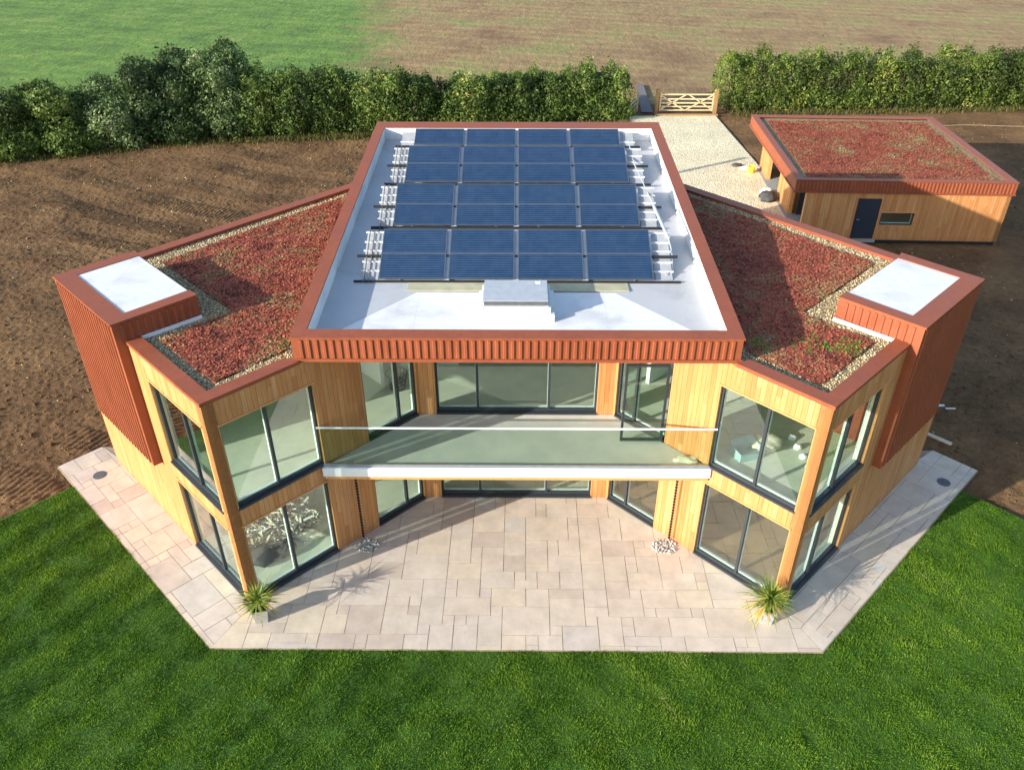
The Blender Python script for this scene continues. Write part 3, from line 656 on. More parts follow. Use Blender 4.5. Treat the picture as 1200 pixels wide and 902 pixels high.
# ------------------------------------------------------------------ sedum and gravel on the roofs
def sedum(poly, z, dens, label_green=(), seed=1):
    x, y = scatter(poly, dens); n = len(x)
    s = rng.uniform(.012, .026, n); bz = z + .018 * vnoise(x, y, .22, seed) + .02 * vnoise(x, y, .6, seed + 1) + rng.uniform(-.01, .03, n)
    a = rng.uniform(0, 6.28, n); tl = rng.uniform(0, .6, n); ta = rng.uniform(0, 6.28, n)
    u = np.stack([np.cos(a), np.sin(a), np.zeros(n)], -1); v = np.stack([-np.sin(a) * np.cos(tl), np.cos(a) * np.cos(tl), np.sin(tl)], -1)
    c = np.stack([x, y, bz], -1); S_ = s[:, None]
    V = np.stack([c - u * S_ - v * S_, c + u * S_ - v * S_, c + u * S_ + v * S_, c - u * S_ + v * S_], 1).reshape(-1, 3)
    pn = vnoise(x, y, .9, seed + 5) * .5 + vnoise(x, y, .3, seed + 6) * .35 + vnoise(x, y, .12, seed + 8) * .3
    t = np.clip(.46 + .34 * pn + rng.normal(0, .15, n) + .42 * np.clip(vnoise(x, y, 1.15, seed + 12) - .15, 0, 1) * (rng.random(n) < .7), 0, .93)
    for gx, gy, gr in label_green:
        dd = np.hypot(x - gx, y - gy) / gr; t = np.where((dd + .9 * vnoise(x, y, .16, 9) < 1) & (rng.random(n) < .5), rng.uniform(.95, 1, n), t)
    o = fast_mesh('sedum', V, np.arange(4 * n).reshape(-1, 4), 'sedum_leaf', t); tag(o, kind='stuff')
    return o
def bed(poly, z, name='growing_medium'):
    m = MB(); m.prism(poly, z - .08, z, bottom=False); return m.build(name, 'chips', house)
t = NT('chips'); v = t.pos(); vo = t.n('TexVoronoi', {'Vector': v, 'Scale': 26.})
t.set('Base Color', t.mix(1, t.ramp(vo.outputs['Color'], [(.1, srgb(120, 100, 70)), (.5, srgb(176, 154, 112)), (.9, srgb(212, 196, 156))]), t.ramp(vo.outputs['Distance'], [(.2, 1.), (.6, .5)]), 'MULTIPLY')); t.set('Roughness', .9)
t.bump(t.math('MULTIPLY', vo.outputs['Distance'], -1), .8, .02); M['chips'] = t.m
def stones(poly, holes, z, dens):
    x, y = scatter(poly, dens, holes); return tag(rocks(x, y, np.full(len(x), z), rng.uniform(.014, .03, len(x)), 'stone_chip', 'gravel'), kind='stuff')
for sgn in (1, -1):
    fx = (lambda P: P) if sgn > 0 else mir
    base = [wing_in[0], wing_in[1], (5.04, 13.80), (5.04, 2.72)]
    bed(fx(base), 6.0)
    sd = [(6.56, 1.60), (8.36, 3.42), (7.16, 4.70), (7.16, 4.9), (9.86, 7.62), (5.30, 13.1), (5.30, 2.98)]
    sedum(fx(sd), 6.02, 2900, [(6.85, 3.3, .33), (7.6, 3.15, .38), (5.6, 3.4, .2)] if sgn > 0 else [(-5.35, 3.1, .22)], seed=11 if sgn > 0 else 41)
    stones(fx(base), [fx(sd), fx([FC, FL_, BI, IF])], 6.0, 620)

# ------------------------------------------------------------------ solar panels on stepped racks
SP = []   # (y_low, z_low, y_high, z_high) of each panel row
pairs = [((5.70, 6.49), (7.25, 7.18)), ((8.75, 6.66), (10.20, 7.335)), ((11.67, 6.87), (13.38, 7.46)), ]
for (a, b) in pairs:
    mid = ((a[0] + b[0]) / 2, (a[1] + b[1]) / 2); SP += [(*a, *mid), (*mid, *b)]
SP.append((14.60, 7.11, 15.40, 7.41))
XW = 7.00; pw = 1.68; gapx = (XW - 4 * pw) / 3
rown = ['front', 'second', 'third', 'fourth', 'fifth', 'sixth', 'rear']; coln = ['leftmost', 'inner left', 'inner right', 'rightmost']
proto = None
def panel_mesh(L):
    root = empty('solar_panel'); m = MB(); w, hgt, f = pw, L - .012, .022
    m.box((0, 0, -.035), (w, f, .004)); m.box((0, hgt - f, -.035), (w, hgt, .004)); m.box((0, f, -.035), (f, hgt - f, .004)); m.box((w - f, f, -.035), (w, hgt - f, .004))
    fr = m.build('panel_frame', 'panel_frame', root)
    g = MB(); g.face([(f, f, 0), (w - f, f, 0), (w - f, hgt - f, 0), (f, hgt - f, 0)], 0, [(f, f), (w, f), (w, hgt), (f, hgt)]); g.face([(f, f, -.03), (f, hgt - f, -.03), (w - f, hgt - f, -.03), (w - f, f, -.03)]); gl = g.build('cell_face', 'solar_face', root)
    return root
protos = {}
for r_i, (ya, za, yb, zb) in enumerate(SP):
    L = round(math.hypot(yb - ya, zb - za), 3); ang = math.atan2(zb - za, yb - ya)
    for c_i in range(4):
        if L not in protos: root = protos[L] = panel_mesh(L)
        else:
            src = protos[L]; root = src.copy(); col.objects.link(root)
            for ch in list(src.children): c = ch.copy(); col.objects.link(c); c.parent = root
        root.location = (-XW / 2 + c_i * (pw + gapx) - .025, ya, za + .01); root.rotation_euler = (ang, 0, 0)
        tag(root, f'blue solar panel, {coln[c_i]} of the four in the {rown[r_i]} row' + (' from the front' if 0 < r_i < 6 else ''), 'solar panel', 'solar panels in rows on the main roof')
# racks: one per pair, black foot rail, white cross channels, sloping legs
for k, (a, b) in enumerate(pairs + [((14.60, 7.11), (15.40, 7.41))]):
    rk = empty('panel_rack', (0, a[0], fl(0, a[0])), label=['aluminium rack under the two front rows of panels', 'aluminium rack under the third and fourth rows of panels', 'aluminium rack under the fifth and sixth rows of panels', 'aluminium rack under the rearmost row of panels'][k], cat='rack', group='racks carrying the solar panels')
    sl_ = (b[1] - a[1]) / (b[0] - a[0]); m = MB()
    for t_ in ((0.0, .5) if k < 3 else (0.02,)):
        y = a[0] + (b[0] - a[0]) * t_; z = a[1] + (b[1] - a[1]) * t_; e = 4.16 - .0 * k
        m = MB(); m.box((-e, y - .06, z - .10), (e, y - .01, z - .035)); put(m.build('foot_rail', 'black_rubber'), rk)
    for t_ in ((.22, .40, .62, .80, 1.0) if k < 3 else (.35, 1.0)):
        y = a[0] + (b[0] - a[0]) * t_; z = a[1] + (b[1] - a[1]) * t_ - .09; e = 4.02
        m = MB(); m.box((-e, y - .02, z - .03), (e, y + .03, z + .01)); put(m.build('cross_channel', 'channel'), rk)
    for xx in (-3.0, -1.83, -.6, .6, 1.83, 3.0): m = MB(); m.tube([(xx, a[0] + .05, a[1] - .06), (xx, b[0] - .02, b[1] - .06)], .02, 6); m.tube([(xx, b[0] - .05, fl(0, b[0])), (xx, b[0] - .03, b[1] - .06)], .02, 6); m.tube([(xx, a[0] + .05, fl(0, a[0])), (xx, a[0] + .05, a[1] - .06)], .02, 6); put(m.build('leg', 'galv'), rk)
     # white backing tray between the columns and to both sides
    def tilt(x0, x1, dz): m = MB(); m.face([(x0, a[0], a[1] + dz), (x1, a[0], a[1] + dz), (x1, b[0], b[1] + dz), (x0, b[0], b[1] + dz)]); put(m.build('cover_strip', 'galv'), rk)
    for x0_, x1_ in ((-3.98, -3.56), (3.54, 3.98)): m = MB(); m.face([(x0_, a[0], a[1] - .115), (x1_, a[0], a[1] - .115), (x1_, b[0], b[1] - .125), (x0_, b[0], b[1] - .125)]); put(m.build('side_tray', 'tray_grey'), rk)
    for c_i in range(3): xg = -XW / 2 + (c_i + 1) * pw + c_i * gapx - .03; tilt(xg - .03, xg + gapx + .03, -.045)
# pipes beside the panels
for xx, lab in ((-3.78, 'inner dark pipe running beside the left ends of the racks'), (-3.90, 'outer dark pipe running beside the left ends of the racks')):
    m = MB(); pts = []
    for (a, b) in pairs: pts += [(xx, a[0] - .12, fl(0, a[0]) + .03), (xx, a[0] + .02, a[1] - .03), (xx, b[0], b[1] - .03), (xx, b[0] + .25, fl(0, b[0]) + .10)]
    pts.append((xx, 15.1, fl(0, 15.1) + .1)); m.tube(pts, .014, 6); tag(m.build('pipe', 'iron'), lab, 'pipe', 'pipes beside the racks')
m = MB(); m.tube([(3.98, 7.0, 7.05), (3.88, 9.1, 7.1)], .045, 8); m.tube([(3.88, 9.1, 7.1), (3.80, 10.5, 7.15), (3.70, 12.4, 7.2), (3.76, 14.7, 7.22)], .018, 6); m.tube([(3.98, 7.0, 7.05), (4.05, 6.7, 6.8), (4.02, 6.2, 6.55), (3.8, 5.9, 6.52)], .012, 6)
tag(m.build('conduit', 'galv'), 'grey conduit slanting beside the right ends of the racks', 'conduit')
for k, (xx, y0, y1) in enumerate(((3.78, 6.2, 7.3), (3.80, 9.2, 10.3), (3.75, 12.3, 13.4))):
    m = MB(); m.tube([(xx, y0, fl(0, y0) + .1), (xx, (y0 + y1) / 2 - .04, fl(0, y0) + .2)], .028, 6, 0); m.tube([(xx, (y0 + y1) / 2 + .06, fl(0, y0) + .22), (xx, y1, fl(0, y0) + .3)], .028, 6, 0)
    tag(m.build('pipe', 'stem'), f'short brown lagged pipe beside the {["front", "middle", "rear"][k]} panel pair on the right', 'pipe', 'lagged pipes at the right rack ends')
# insulation board edge below the front row
m = MB(); m.box((-2.75, 5.20, fl(0, 5.4) + .008), (2.80, 5.62, fl(0, 5.4) + .03)); tag(m.build('board', 'ply'), 'buff plywood board lying under the front row of panels', 'board')
# roof hatch
ht = empty('roof_hatch', (0, 4.3, fl(0, 4.3)), label='grey lidded roof hatch on a white stepped upstand before the panels', cat='roof hatch')
b0 = fl(0, 3.8)
m = MB(); m.box((-.93, 3.78, b0 - .03), (.90, 5.05, b0 + .20)); put(m.build('upstand', 'membrane_white', bevel=.015), ht)
m = MB(); m.box((-.85, 3.86, b0 + .2), (.80, 4.98, b0 + .38)); put(m.build('kerb', 'membrane_white', bevel=.01), ht)
m = MB(); m.box((-.82, 3.80, b0 + .385), (.76, 4.95, b0 + .42)); m.box((-.79, 3.83, b0 + .42), (.73, 4.92, b0 + .54)); put(m.build('lid', 'galv', bevel=.008), ht)
m = MB(); m.box((-.77, 3.815, b0 + .435), (.70, 3.828, b0 + .525)); put(m.build('vent_strip', 'iron'), ht)
m = MB(); m.box((.44, 4.72, b0 + .541), (.57, 4.84, b0 + .546)); put(m.build('sticker', 'white_stuff'), ht)

# ------------------------------------------------------------------ rain chains and their pebbles
for sgn in (-1, 1):
    s = 3.3; bx, by = A[0] - s * .7071, A[1] + s * .7071; bx -= .12; by -= .12; bx *= sgn
    m = MB(); z = 2.56; m.tube([(bx, by, .05), (bx, by, 2.6)], .006, 5)
    while z > .12: m.tube([(bx, by, z - .055), (bx, by, z - .02), (bx, by, z)], .040, 8, taper=[.35, .9, 1]); z -= .098
    sd = 'left' if sgn < 0 else 'right'
    tag(m.build('rain_chain', 'chain'), f'dark rain chain hanging below the {sd} end of the balcony', 'rain chain', 'rain chains below the balcony')
    n = 150; a = rng.uniform(0, 6.28, n); r_ = .34 * np.sqrt(rng.random(n)); px = bx + r_ * np.cos(a) - sgn * .12; py = by + r_ * np.sin(a) * .8 - .16
    k = (sgn * px + py) < A[0] + A[1] - .06
    tag(rocks(px[k], py[k], np.full(k.sum(), .015), rng.uniform(.02, .045, k.sum()), 'pebble', 'pebbles', flat=.8), kind='stuff')

# ------------------------------------------------------------------ potted cordylines
def potted(loc, seed, label, n=95, big=1.):
    rr = random.Random(seed); root = empty('potted_plant', loc, label=label, cat='potted plant', group='potted spiky plants at the wing corners')
    m = MB(); a, b, h = .135, .19, .44; lo = [(-a, -a), (a, -a), (a, a), (-a, a)]; hi = [(-b, -b), (b, -b), (b, b), (-b, b)]; ih = [(-b + .025, -b + .025), (b - .025, -b + .025), (b - .025, b - .025), (-b + .025, b - .025)]
    m.face([(x, y, 0) for x, y in lo][::-1])
    for i in range(4):
        j = (i + 1) % 4; m.face([(*lo[i], 0), (*lo[j], 0), (*hi[j], h), (*hi[i], h)]); m.face([(*hi[i], h), (*hi[j], h), (*ih[j], h), (*ih[i], h)]); m.face([(*ih[j], h), (*ih[i], h), (*[c * .9 for c in ih[i]], h - .08), (*[c * .9 for c in ih[j]], h - .08)][::-1])
    m.build('pot', 'pot_grey', root)
    m = MB(); q = .9; m.face([(x * q, y * q, h - .07) for x, y in ih]); m.build('compost', 'soil_dark', root)
    m = MB(); m.tube([(0, 0, h - .08), (.01, .0, h + .1), (0, .01, h + .3)], .05, 8, taper=[1.2, .9, .75]); m.build('trunk', 'bark', root)
    V, F, T = [], [], []
    for i in range(n):
        az = rr.uniform(0, 6.283); el = math.radians(rr.choice([rr.uniform(20, 85), rr.uniform(-15, 45)])); L = rr.uniform(.42, .68) * big; droop = rr.uniform(.1, .5); w0 = rr.uniform(.013, .021)
        d_ = Vector((math.cos(az) * math.cos(el), math.sin(az) * math.cos(el), math.sin(el))); sd_ = Vector((-math.sin(az), math.cos(az), 0)); base = Vector((0, 0, h + .22 + rr.uniform(-.1, .12))); k0 = len(V); N = 5
        for j in range(N + 1):
            t_ = j / N; p = base + d_ * L * t_ + Vector((0, 0, -droop * L * t_ * t_)); wd = w0 * (1 - t_ ** 2) + .001; V += [p - sd_ * wd, p + sd_ * wd]
        for j in range(N): F.append((k0 + 2 * j, k0 + 2 * j + 1, k0 + 2 * j + 3, k0 + 2 * j + 2)); T.append((rr.uniform(.85, 1) if el < .2 and rr.random() < .6 else rr.uniform(.1, .8)))
    o = fast_mesh('leaves', np.array([tuple(v) for v in V]), np.array(F), 'spike_leaf', T, root)
    return root
potted((-6.16, .27, .012), 3, 'spiky green plant in a square grey pot at the left wing corner', 120, 1.15).rotation_euler = (0, 0, R(12))
potted((6.07, .34, .012), 5, 'bushier yellow-green spiky plant in a grey pot at the right wing corner', 190, 1.25).rotation_euler = (0, 0, R(-14))

# ------------------------------------------------------------------ garage
ga = -.0391; GO = (12.56, 22.78); gx_ = (math.cos(ga), math.sin(ga)); gy_ = (-math.sin(ga), math.cos(ga)); GF = (GO, gx_, gy_); GW, GD = 9.86, 10.35
G = lambda u, v: (GO[0] + gx_[0] * u + gy_[0] * v, GO[1] + gx_[1] * u + gy_[1] * v)
gar = empty('garage', (GO[0], GO[1], 0), label='single storey larch garage with a red sedum roof beside the gravel drive', cat='garage')
m = MB(); GOut = [G(0, 0), G(GW, 0), G(GW, GD), G(0, GD)]; GIn = [G(.34, .30), G(GW - .42, .30), G(GW - .42, GD - .42), G(.34, GD - .42)]
m.ring(GOut, GIn, 2.945, 2.98); g1 = shrink(GOut, .03); m.ring(g1, shrink(GOut, .25), 2.42, 2.945); ribs(m, g1[0], g1[1], 2.46, 2.91, .165, .026, margin=.1)
ribs(m, g1[1], g1[2], 2.46, 2.91, .165, .026, margin=.1); m.ring(shrink(GOut, -.006), shrink(GOut, .2), 2.37, 2.435)
rf = MB(); rf.prism(shrink(GOut, .12), 2.62, 2.86, 0); groof = put(rf.build('roof', 'chips'), gar)
fa = m.build('parapet', 'terracotta', groof)
m = MB(); m.prism(shrink(GOut, .03), 2.40, 2.425); m.build('soffit', 'larch_trim', groof)
gs = [G(.68, .48), G(GW - .72, .48), G(GW - .72, GD - .78), G(.68, GD - .78)]
sedum(gs, 2.885, 1500, [], seed=71)
def gw(a, b, ops=(), z0=.12, z1=2.40, u0=0, th=.2): return put(wall(G(*a), G(*b), z0, z1, ops, parent=None, u0=u0, th=th), gar)
gw((.62, .06), (GW - .12, .06), [(2.38, 3.46, .14, 2.12), (3.56, 5.08, .84, 1.46)])
gw((GW - .12, .06), (GW - .12, GD - .1)); gw((GW - .12, GD - .1), (.9, GD - .1)); gw((.9, GD - .1), (.9, 8.3), z0=.02); gw((.9, 5.8), (.9, 3.3), z0=.02); gw((.9, 3.5), (1.5, 3.5), z0=.02, th=.1)
m = MB(); m.prism(shrink([G(.7, .2), G(GW - .2, .2), G(GW - .2, GD - .2), G(.7, GD - .2)], .02), -.05, .02); put(m.build('floor_slab', 'concrete'), gar)
m = MB(); m.prism([G(.75, .12), G(GW - .2, .12), G(GW - .2, GD - .2), G(GW - .5, GD - .2), G(GW - .5, .3), G(.75, .3)], -.05, .12); put(m.build('plinth', 'black_rubber'), gar)
m = MB(); F2 = (G(.62, .06), gx_, gy_); m.box((2.385, .06, .14), (3.455, .11, 2.11), 0, F2); dr = put(m.build('door', 'dark_door'), gar)
m = MB(); m.tube([(*[F2[0][0] + gx_[0] * 2.5 + gy_[0] * .06, F2[0][1] + gx_[1] * 2.5 + gy_[1] * .06], 1.1), (*[F2[0][0] + gx_[0] * 2.5 - gy_[0] * .01, F2[0][1] + gx_[1] * 2.5 - gy_[1] * .01], 1.1), (*[F2[0][0] + gx_[0] * 2.62 - gy_[0] * .01, F2[0][1] + gx_[1] * 2.62 - gy_[1] * .01], 1.1)], .014, 6)
hd = put(m.build('handle', 'steel'), gar); hd.parent = dr; hd.matrix_parent_inverse = Matrix.Identity(4)
m = MB(); m.box((2.30, -.05, .0), (3.55, .12, .13), 0, F2); put(m.build('doorstep', 'concrete'), gar)
wn_ = window(G(.62, .06), G(GW - .12, .06), 3.56, 5.08, .84, 1.46, parent=None, head=True, sill=False); put(wn_, gar)
# dark lobby glazing inside the carport, seen behind the front pier
m = MB(); m.box((1.3, 3.2, .03), (2.6, 3.26, 2.2), 0, GF); put(m.build('inner_door', 'dark_door'), gar)
# things by the carport
def blob(name, c, r, mat, label, cat, seed=0, sc_=(1, 1, 1), amp=.35, sub=3, group=None):
    bm = bmesh.new(); bmesh.ops.create_icosphere(bm, subdivisions=sub, radius=1)
    for v in bm.verts:
        p = v.co.copy(); k = 1 + amp * noise.noise(p * 1.7 + Vector((seed * 7.1, 0, 0))) + amp * .5 * noise.noise(p * 4.3 + Vector((0, seed * 3.3, 0)))
        v.co = Vector((p.x * k * r * sc_[0], p.y * k * r * sc_[1], max(p.z * k * r * sc_[2], -r * sc_[2] * .45)))
    me = bpy.data.meshes.new(name); bm.to_mesh(me); bm.free(); me.materials.append(M[mat]); me.polygons.foreach_set('use_smooth', [sub > 2] * len(me.polygons))
    o = bpy.data.objects.new(name, me); col.objects.link(o); o.location = (c[0], c[1], c[2] + r * sc_[2] * .45); return tag(o, label, cat, group)
blob('refuse_sack', (13.05, 27.9, .004), .42, 'dark_cloth', 'crumpled black sack on the gravel against the garage pier', 'sack', 2, (1., .9, .85), .5)
blob('sheet', (13.15, 28.7, .004), .36, 'white_stuff', 'white sheet bunched behind the black sack by the garage', 'sheet', 4, (.8, .8, .7), .5)
def hat():
    root = empty('bucket', (13.2, 32.2, .006), label='yellow bucket standing on the gravel near the garage', cat='bucket')
    m = MB(); ring = lambda r, z: [(r * math.cos(t_), r * math.sin(t_), z) for t_ in np.linspace(0, 2 * math.pi, 17)[:-1]]
    prof = [(.0, .01), (.17, .0), (.22, .36), (.20, .36), (.16, .04), (.0, .04)]
    for (r0, z0), (r1, z1) in zip(prof[:-1], prof[1:]):
        a_, b_ = ring(max(r0, .001), z0), ring(max(r1, .001), z1)
        for i in range(16): m.face([a_[i], a_[(i + 1) % 16], b_[(i + 1) % 16], b_[i]])
    m.build('bucket_shell', 'yellow', root); m = MB(); m.tube([(.22 * math.cos(t_), -.02, .36 + .2 * math.sin(t_)) for t_ in np.linspace(0, math.pi, 9)], .008, 5); m.build('handle', 'steel', root)
hat()
blob('jacket', (12.65, 33.3, .004), .25, 'dark_cloth', 'dark jacket dropped on the gravel beside the yellow bucket', 'jacket', 8, (1.2, .7, .4), .4)
blob('paper_sack', (13.0, 32.75, .004), .22, 'white_stuff', 'white sack on the gravel behind the yellow bucket', 'sack', 9, (1.1, .7, .5), .4)

# ------------------------------------------------------------------ field gate, side gate, posts
gt = empty('field_gate', (9.5, 44.05, 0), label='wide five bar timber gate with crossed braces between two posts', cat='gate')
def bar(m, a, b, w, t): 
    a, b = Vector(a), Vector(b); d_ = (b - a).normalized(); y = Vector((0, 1, 0)); x = d_.cross(y).normalized() * w / 2; y = y * t / 2
    c = [a - x - y, a + x - y, a + x + y, a - x + y, b - x - y, b + x - y, b + x + y, b - x + y]
    for q in ((0, 3, 2, 1), (4, 5, 6, 7), (0, 1, 5, 4), (1, 2, 6, 5), (2, 3, 7, 6), (3, 0, 4, 7)): m.face([c[i] for i in q])
g0, g1_, gy0 = 9.72, 13.30, 44.05
for z in (.22, .46, .70, .96, 1.26): m = MB(); bar(m, (g0, gy0, z), (g1_, gy0, z), .09, .035); put(m.build('rail', 'gate_wood'), gt)
for xx in (g0, g1_): m = MB(); bar(m, (xx, gy0, .15), (xx, gy0, 1.36), .10, .05); put(m.build('stile', 'gate_wood'), gt)
mid = (g0 + g1_) / 2; k = .035
for a_, b_ in (((g0, 1.2), (mid - .1, .2)), ((g0, .25), (mid - .1, 1.25)), ((mid - .1, .2), (g1_, 1.25)), ((mid + .1, 1.25), (g1_, .25))): m = MB(); bar(m, (a_[0], gy0 - k, a_[1]), (b_[0], gy0 - k, b_[1]), .075, .03); put(m.build('brace', 'gate_wood'), gt)
for xx, lab in ((9.50, 'stout brown timber post at the left end of the field gate'), (13.5, 'stout brown timber post at the right end of the field gate')):
    m = MB(); m.box((xx - .11, 43.94, -.1), (xx + .11, 44.16, 1.62)); tag(m.build('gate_post', 'post_wood', bevel=.015), lab, 'gate post', 'posts of the field gate')
fe = empty('rail_fence', (7.9, 43.5, 0), label='short timber rail fence running back from the hedge beside the path', cat='fence')
for xx, yy in ((7.55, 42.75), (8.25, 44.6)): m = MB(); m.box((xx - .05, yy - .05, -.1), (xx + .05, yy + .05, 1.35)); put(m.build('fence_post', 'gate_wood'), fe)
for z in (.3, .6, .9, 1.2): m = MB(); m.tube([(7.55, 42.75, z), (8.25, 44.6, z)], .04, 4); put(m.build('rail', 'gate_wood'), fe)
m = MB(); m.box((3.6, 28.9, -.1), (3.82, 29.1, 3.45)); tag(m.build('shadow_post', 'post_wood'), 'tall square post added unseen behind the house to cast a thin shadow', 'post')  # unseen post, added for the thin shadow it throws over the gravel

# scraps on the soil
m = MB(); a_, b_ = Vector((13.05, 7.85, .02)), Vector((13.62, 7.28, .02)); ux = (b_ - a_).normalized(); m.box((0, -.06, 0), ((b_ - a_).length, .06, .05), 0, ((a_.x, a_.y), (ux.x, ux.y), (-ux.y, ux.x))); tag(m.build('plank', 'plank_wood'), 'pale timber plank lying on the soil behind the right wing', 'plank')
m = MB(); m.box((14.1, 9.35, .0), (14.3, 9.42, .04)); m.box((14.28, 9.2, .0), (14.6, 9.24, .03)); tag(m.build('offcut', 'white_stuff'), 'small white offcut lying on the dark soil beyond the plank', 'offcut')
m = MB(); xr = np.linspace(22, 40, 30); m.tube([(x, 41.2 + .15 * math.sin(x * .9), .03) for x in xr], .011, 4); tag(m.build('rope', 'gate_wood'), 'thin pale line stretched across the soil behind the garage', 'line')

# ------------------------------------------------------------------ hedge and shrubs
def foliage(lumps, n, mat, seed, leaf=(.05, .10), name='foliage', tone0=.45):
    """leaf-sized faces through the outer volume of a union of lumpy ellipsoids (cx,cy,cz,rx,ry,rz)"""
    r = np.random.default_rng(seed); L = np.array(lumps); vol = (L[:, 3] * L[:, 4] * L[:, 5]) ** .67; pick = r.choice(len(L), n, p=vol / vol.sum()); q = L[pick]
    d_ = r.normal(size=(n, 3)); d_ /= np.linalg.norm(d_, axis=1)[:, None]; d_[:, 2] = np.where(d_[:, 2] < -.9, -d_[:, 2], d_[:, 2])
    k = 1 + .22 * vnoise(d_[:, 0] * 2 + pick * 3.1, d_[:, 1] * 2 + d_[:, 2] * 2, .55, seed) + .14 * vnoise(d_[:, 0] * 5 + pick, d_[:, 2] * 5 - d_[:, 1] * 3, .7, seed + 1)
    rad = k * (1 - np.abs(r.normal(0, .15, n)) + np.where(r.random(n) < .10, r.uniform(0, .28, n), 0)); c = q[:, :3] + d_ * q[:, 3:] * rad[:, None]
    ok = c[:, 2] > .03; c, d_, k, rad, pick = c[ok], d_[ok], k[ok], rad[ok], pick[ok]; n = len(c)
    nr = d_ + r.normal(0, .95, (n, 3)); nr[:, 2] += .25; nr /= np.linalg.norm(nr, axis=1)[:, None]
    t1 = np.cross(nr, r.normal(size=(n, 3))); t1 /= np.linalg.norm(t1, axis=1)[:, None]; t2 = np.cross(nr, t1); s = (r.uniform(*leaf, n) * np.where(r.random(n) < .12, 1.6, .9))[:, None]
    V = np.stack([c - t1 * s, c + t2 * s * .55, c + t1 * s, c - t2 * s * .55], 1).reshape(-1, 3)
    ct = r.random(len(L))[pick]; t = np.clip(tone0 + .25 * (ct - .5) + .3 * vnoise(c[:, 0] * 1.3, c[:, 2] * 1.3 + c[:, 1], .8, seed + 4) + .25 * vnoise(c[:, 0], c[:, 1] * .5 + c[:, 2] * .5, 3.1, seed + 9) + r.normal(0, .15, n), 0, 1)
    return fast_mesh(name, V, np.arange(4 * n).reshape(-1, 4), mat, t)
def stems(lumps, seed):
    rr = random.Random(seed); m = MB()
    for (cx, cy, cz, rx, ry, rz) in lumps:
        for k in range(2):
            bx, by = cx + rr.uniform(-.4, .4) * rx, cy + rr.uniform(-.4, .4) * ry
            m.tube([(bx, by, -.1), (bx + rr.uniform(-.2, .2), by + rr.uniform(-.2, .2), cz * .6), (cx + rr.uniform(-.6, .6) * rx, cy + rr.uniform(-.5, .5) * ry, cz + rr.uniform(0, .6) * rz)], .05, 5, taper=[1, .7, .3])
    return m
def plant(name, lumps, n, mat, seed, label, cat, leaf=(.05, .10), tone0=.45, group=None):
    c = np.array(lumps)[:, :2].mean(0); root = empty(name, (c[0], c[1], 0), label=label, cat=cat, group=group)
    put(foliage(lumps, n, mat, seed, leaf, tone0=tone0), root); put(stems(lumps, seed).build('stems', 'stem'), root); return root
def hedge_lumps(p0, p1, seed, h=2.9, dep=1.3, step=1.15):
    rr = random.Random(seed); p0, p1 = Vector(p0), Vector(p1); n = int((p1 - p0).length / step); nrm = Vector((-(p1 - p0).y, (p1 - p0).x)).normalized(); out = []
    for i in range(n + 1):
        for row in (0, 1):
            c = p0 + (p1 - p0) * (i / n) + nrm * (.9 + row * 1.4 + rr.uniform(-.2, .2)); hh = h * rr.uniform(.82, 1.12)
            out.append((c.x + rr.uniform(-.3, .3), c.y, hh * .48, rr.uniform(.8, 1.15), dep * rr.uniform(.7, .95), hh * .52))
            if row == 0: out.append((c.x + rr.uniform(-.4, .4), c.y - .25, .55, .9, .75, .65))
            if rr.random() < .8: out.append((c.x + rr.uniform(-.5, .5), c.y + rr.uniform(-.3, .3), hh * .82, .55, .6, .5))
    return out
plant('hedge', hedge_lumps((-6.6, 39.5), (7.0, 42.2), 1, 3.0), 84000, 'leaf_mid', 101, 'clipped mixed green hedge standing behind the main roof left of the gate', 'hedge')
plant('hedge', hedge_lumps((14.9, 44.2), (41, 46.0), 2, 3.5), 105000, 'leaf_olive', 102, 'long bright green hedge behind the garage right of the gate', 'hedge', tone0=.42)
plant('hedge', hedge_lumps((-16.3, 38.2), (-7.6, 39.2), 3, 3.6), 60000, 'leaf_mid', 103, 'tall feathery green hedge between the dark bushes and the main roof', 'hedge', tone0=.38)
def bush(cx, cy, r, h, seed, k=7):
    rr = random.Random(seed); out = [(cx, cy, h * .45, r * .8, r * .8, h * .5)]
    for i in range(6): a = i / 6 * 6.28; out.append((cx + math.cos(a) * r * .7, cy + math.sin(a) * r * .6, h * .2, r * .5, r * .5, h * .26))
    for i in range(k): a = rr.uniform(0, 6.28); z = rr.uniform(.25, .85) * h; q = r * (.75 if z < h * .6 else .5); out.append((cx + math.cos(a) * q, cy + math.sin(a) * q, z, r * rr.uniform(.3, .5), r * rr.uniform(.3, .5), h * rr.uniform(.16, .26)))
    return out
for i, (cx, cy, r, h, mat, lab, n) in enumerate([
    (-31.2, 36.0, 2.9, 3.3, 'leaf_mid', 'loose mid green bush at the far left end of the field', 41600),
    (-27.9, 37.0, 2.8, 3.5, 'leaf_mid', 'rounded green bush second from the left end of the row', 41600),
    (-24.8, 38.3, 2.7, 3.6, 'leaf_dark', 'dark hollow bush between the left green bushes and the tall ones', 38400),
    (-22.1, 39.2, 2.8, 4.6, 'leaf_dark', 'large dark bush with silvery leaf tips over the tilled soil', 48000),
    (-19.3, 40.1, 2.7, 5.0, 'leaf_dark', 'tallest dark green bush beside the gap in the left hedge', 51200),
    (-34.6, 35.5, 2.4, 3.0, 'leaf_mid', 'green bush cut by the left edge of the view', 9000)]):
    plant('bush', bush(cx, cy, r, h, 50 + i), n, mat, 200 + i, lab, 'bush', group='bushes along the left field edge')
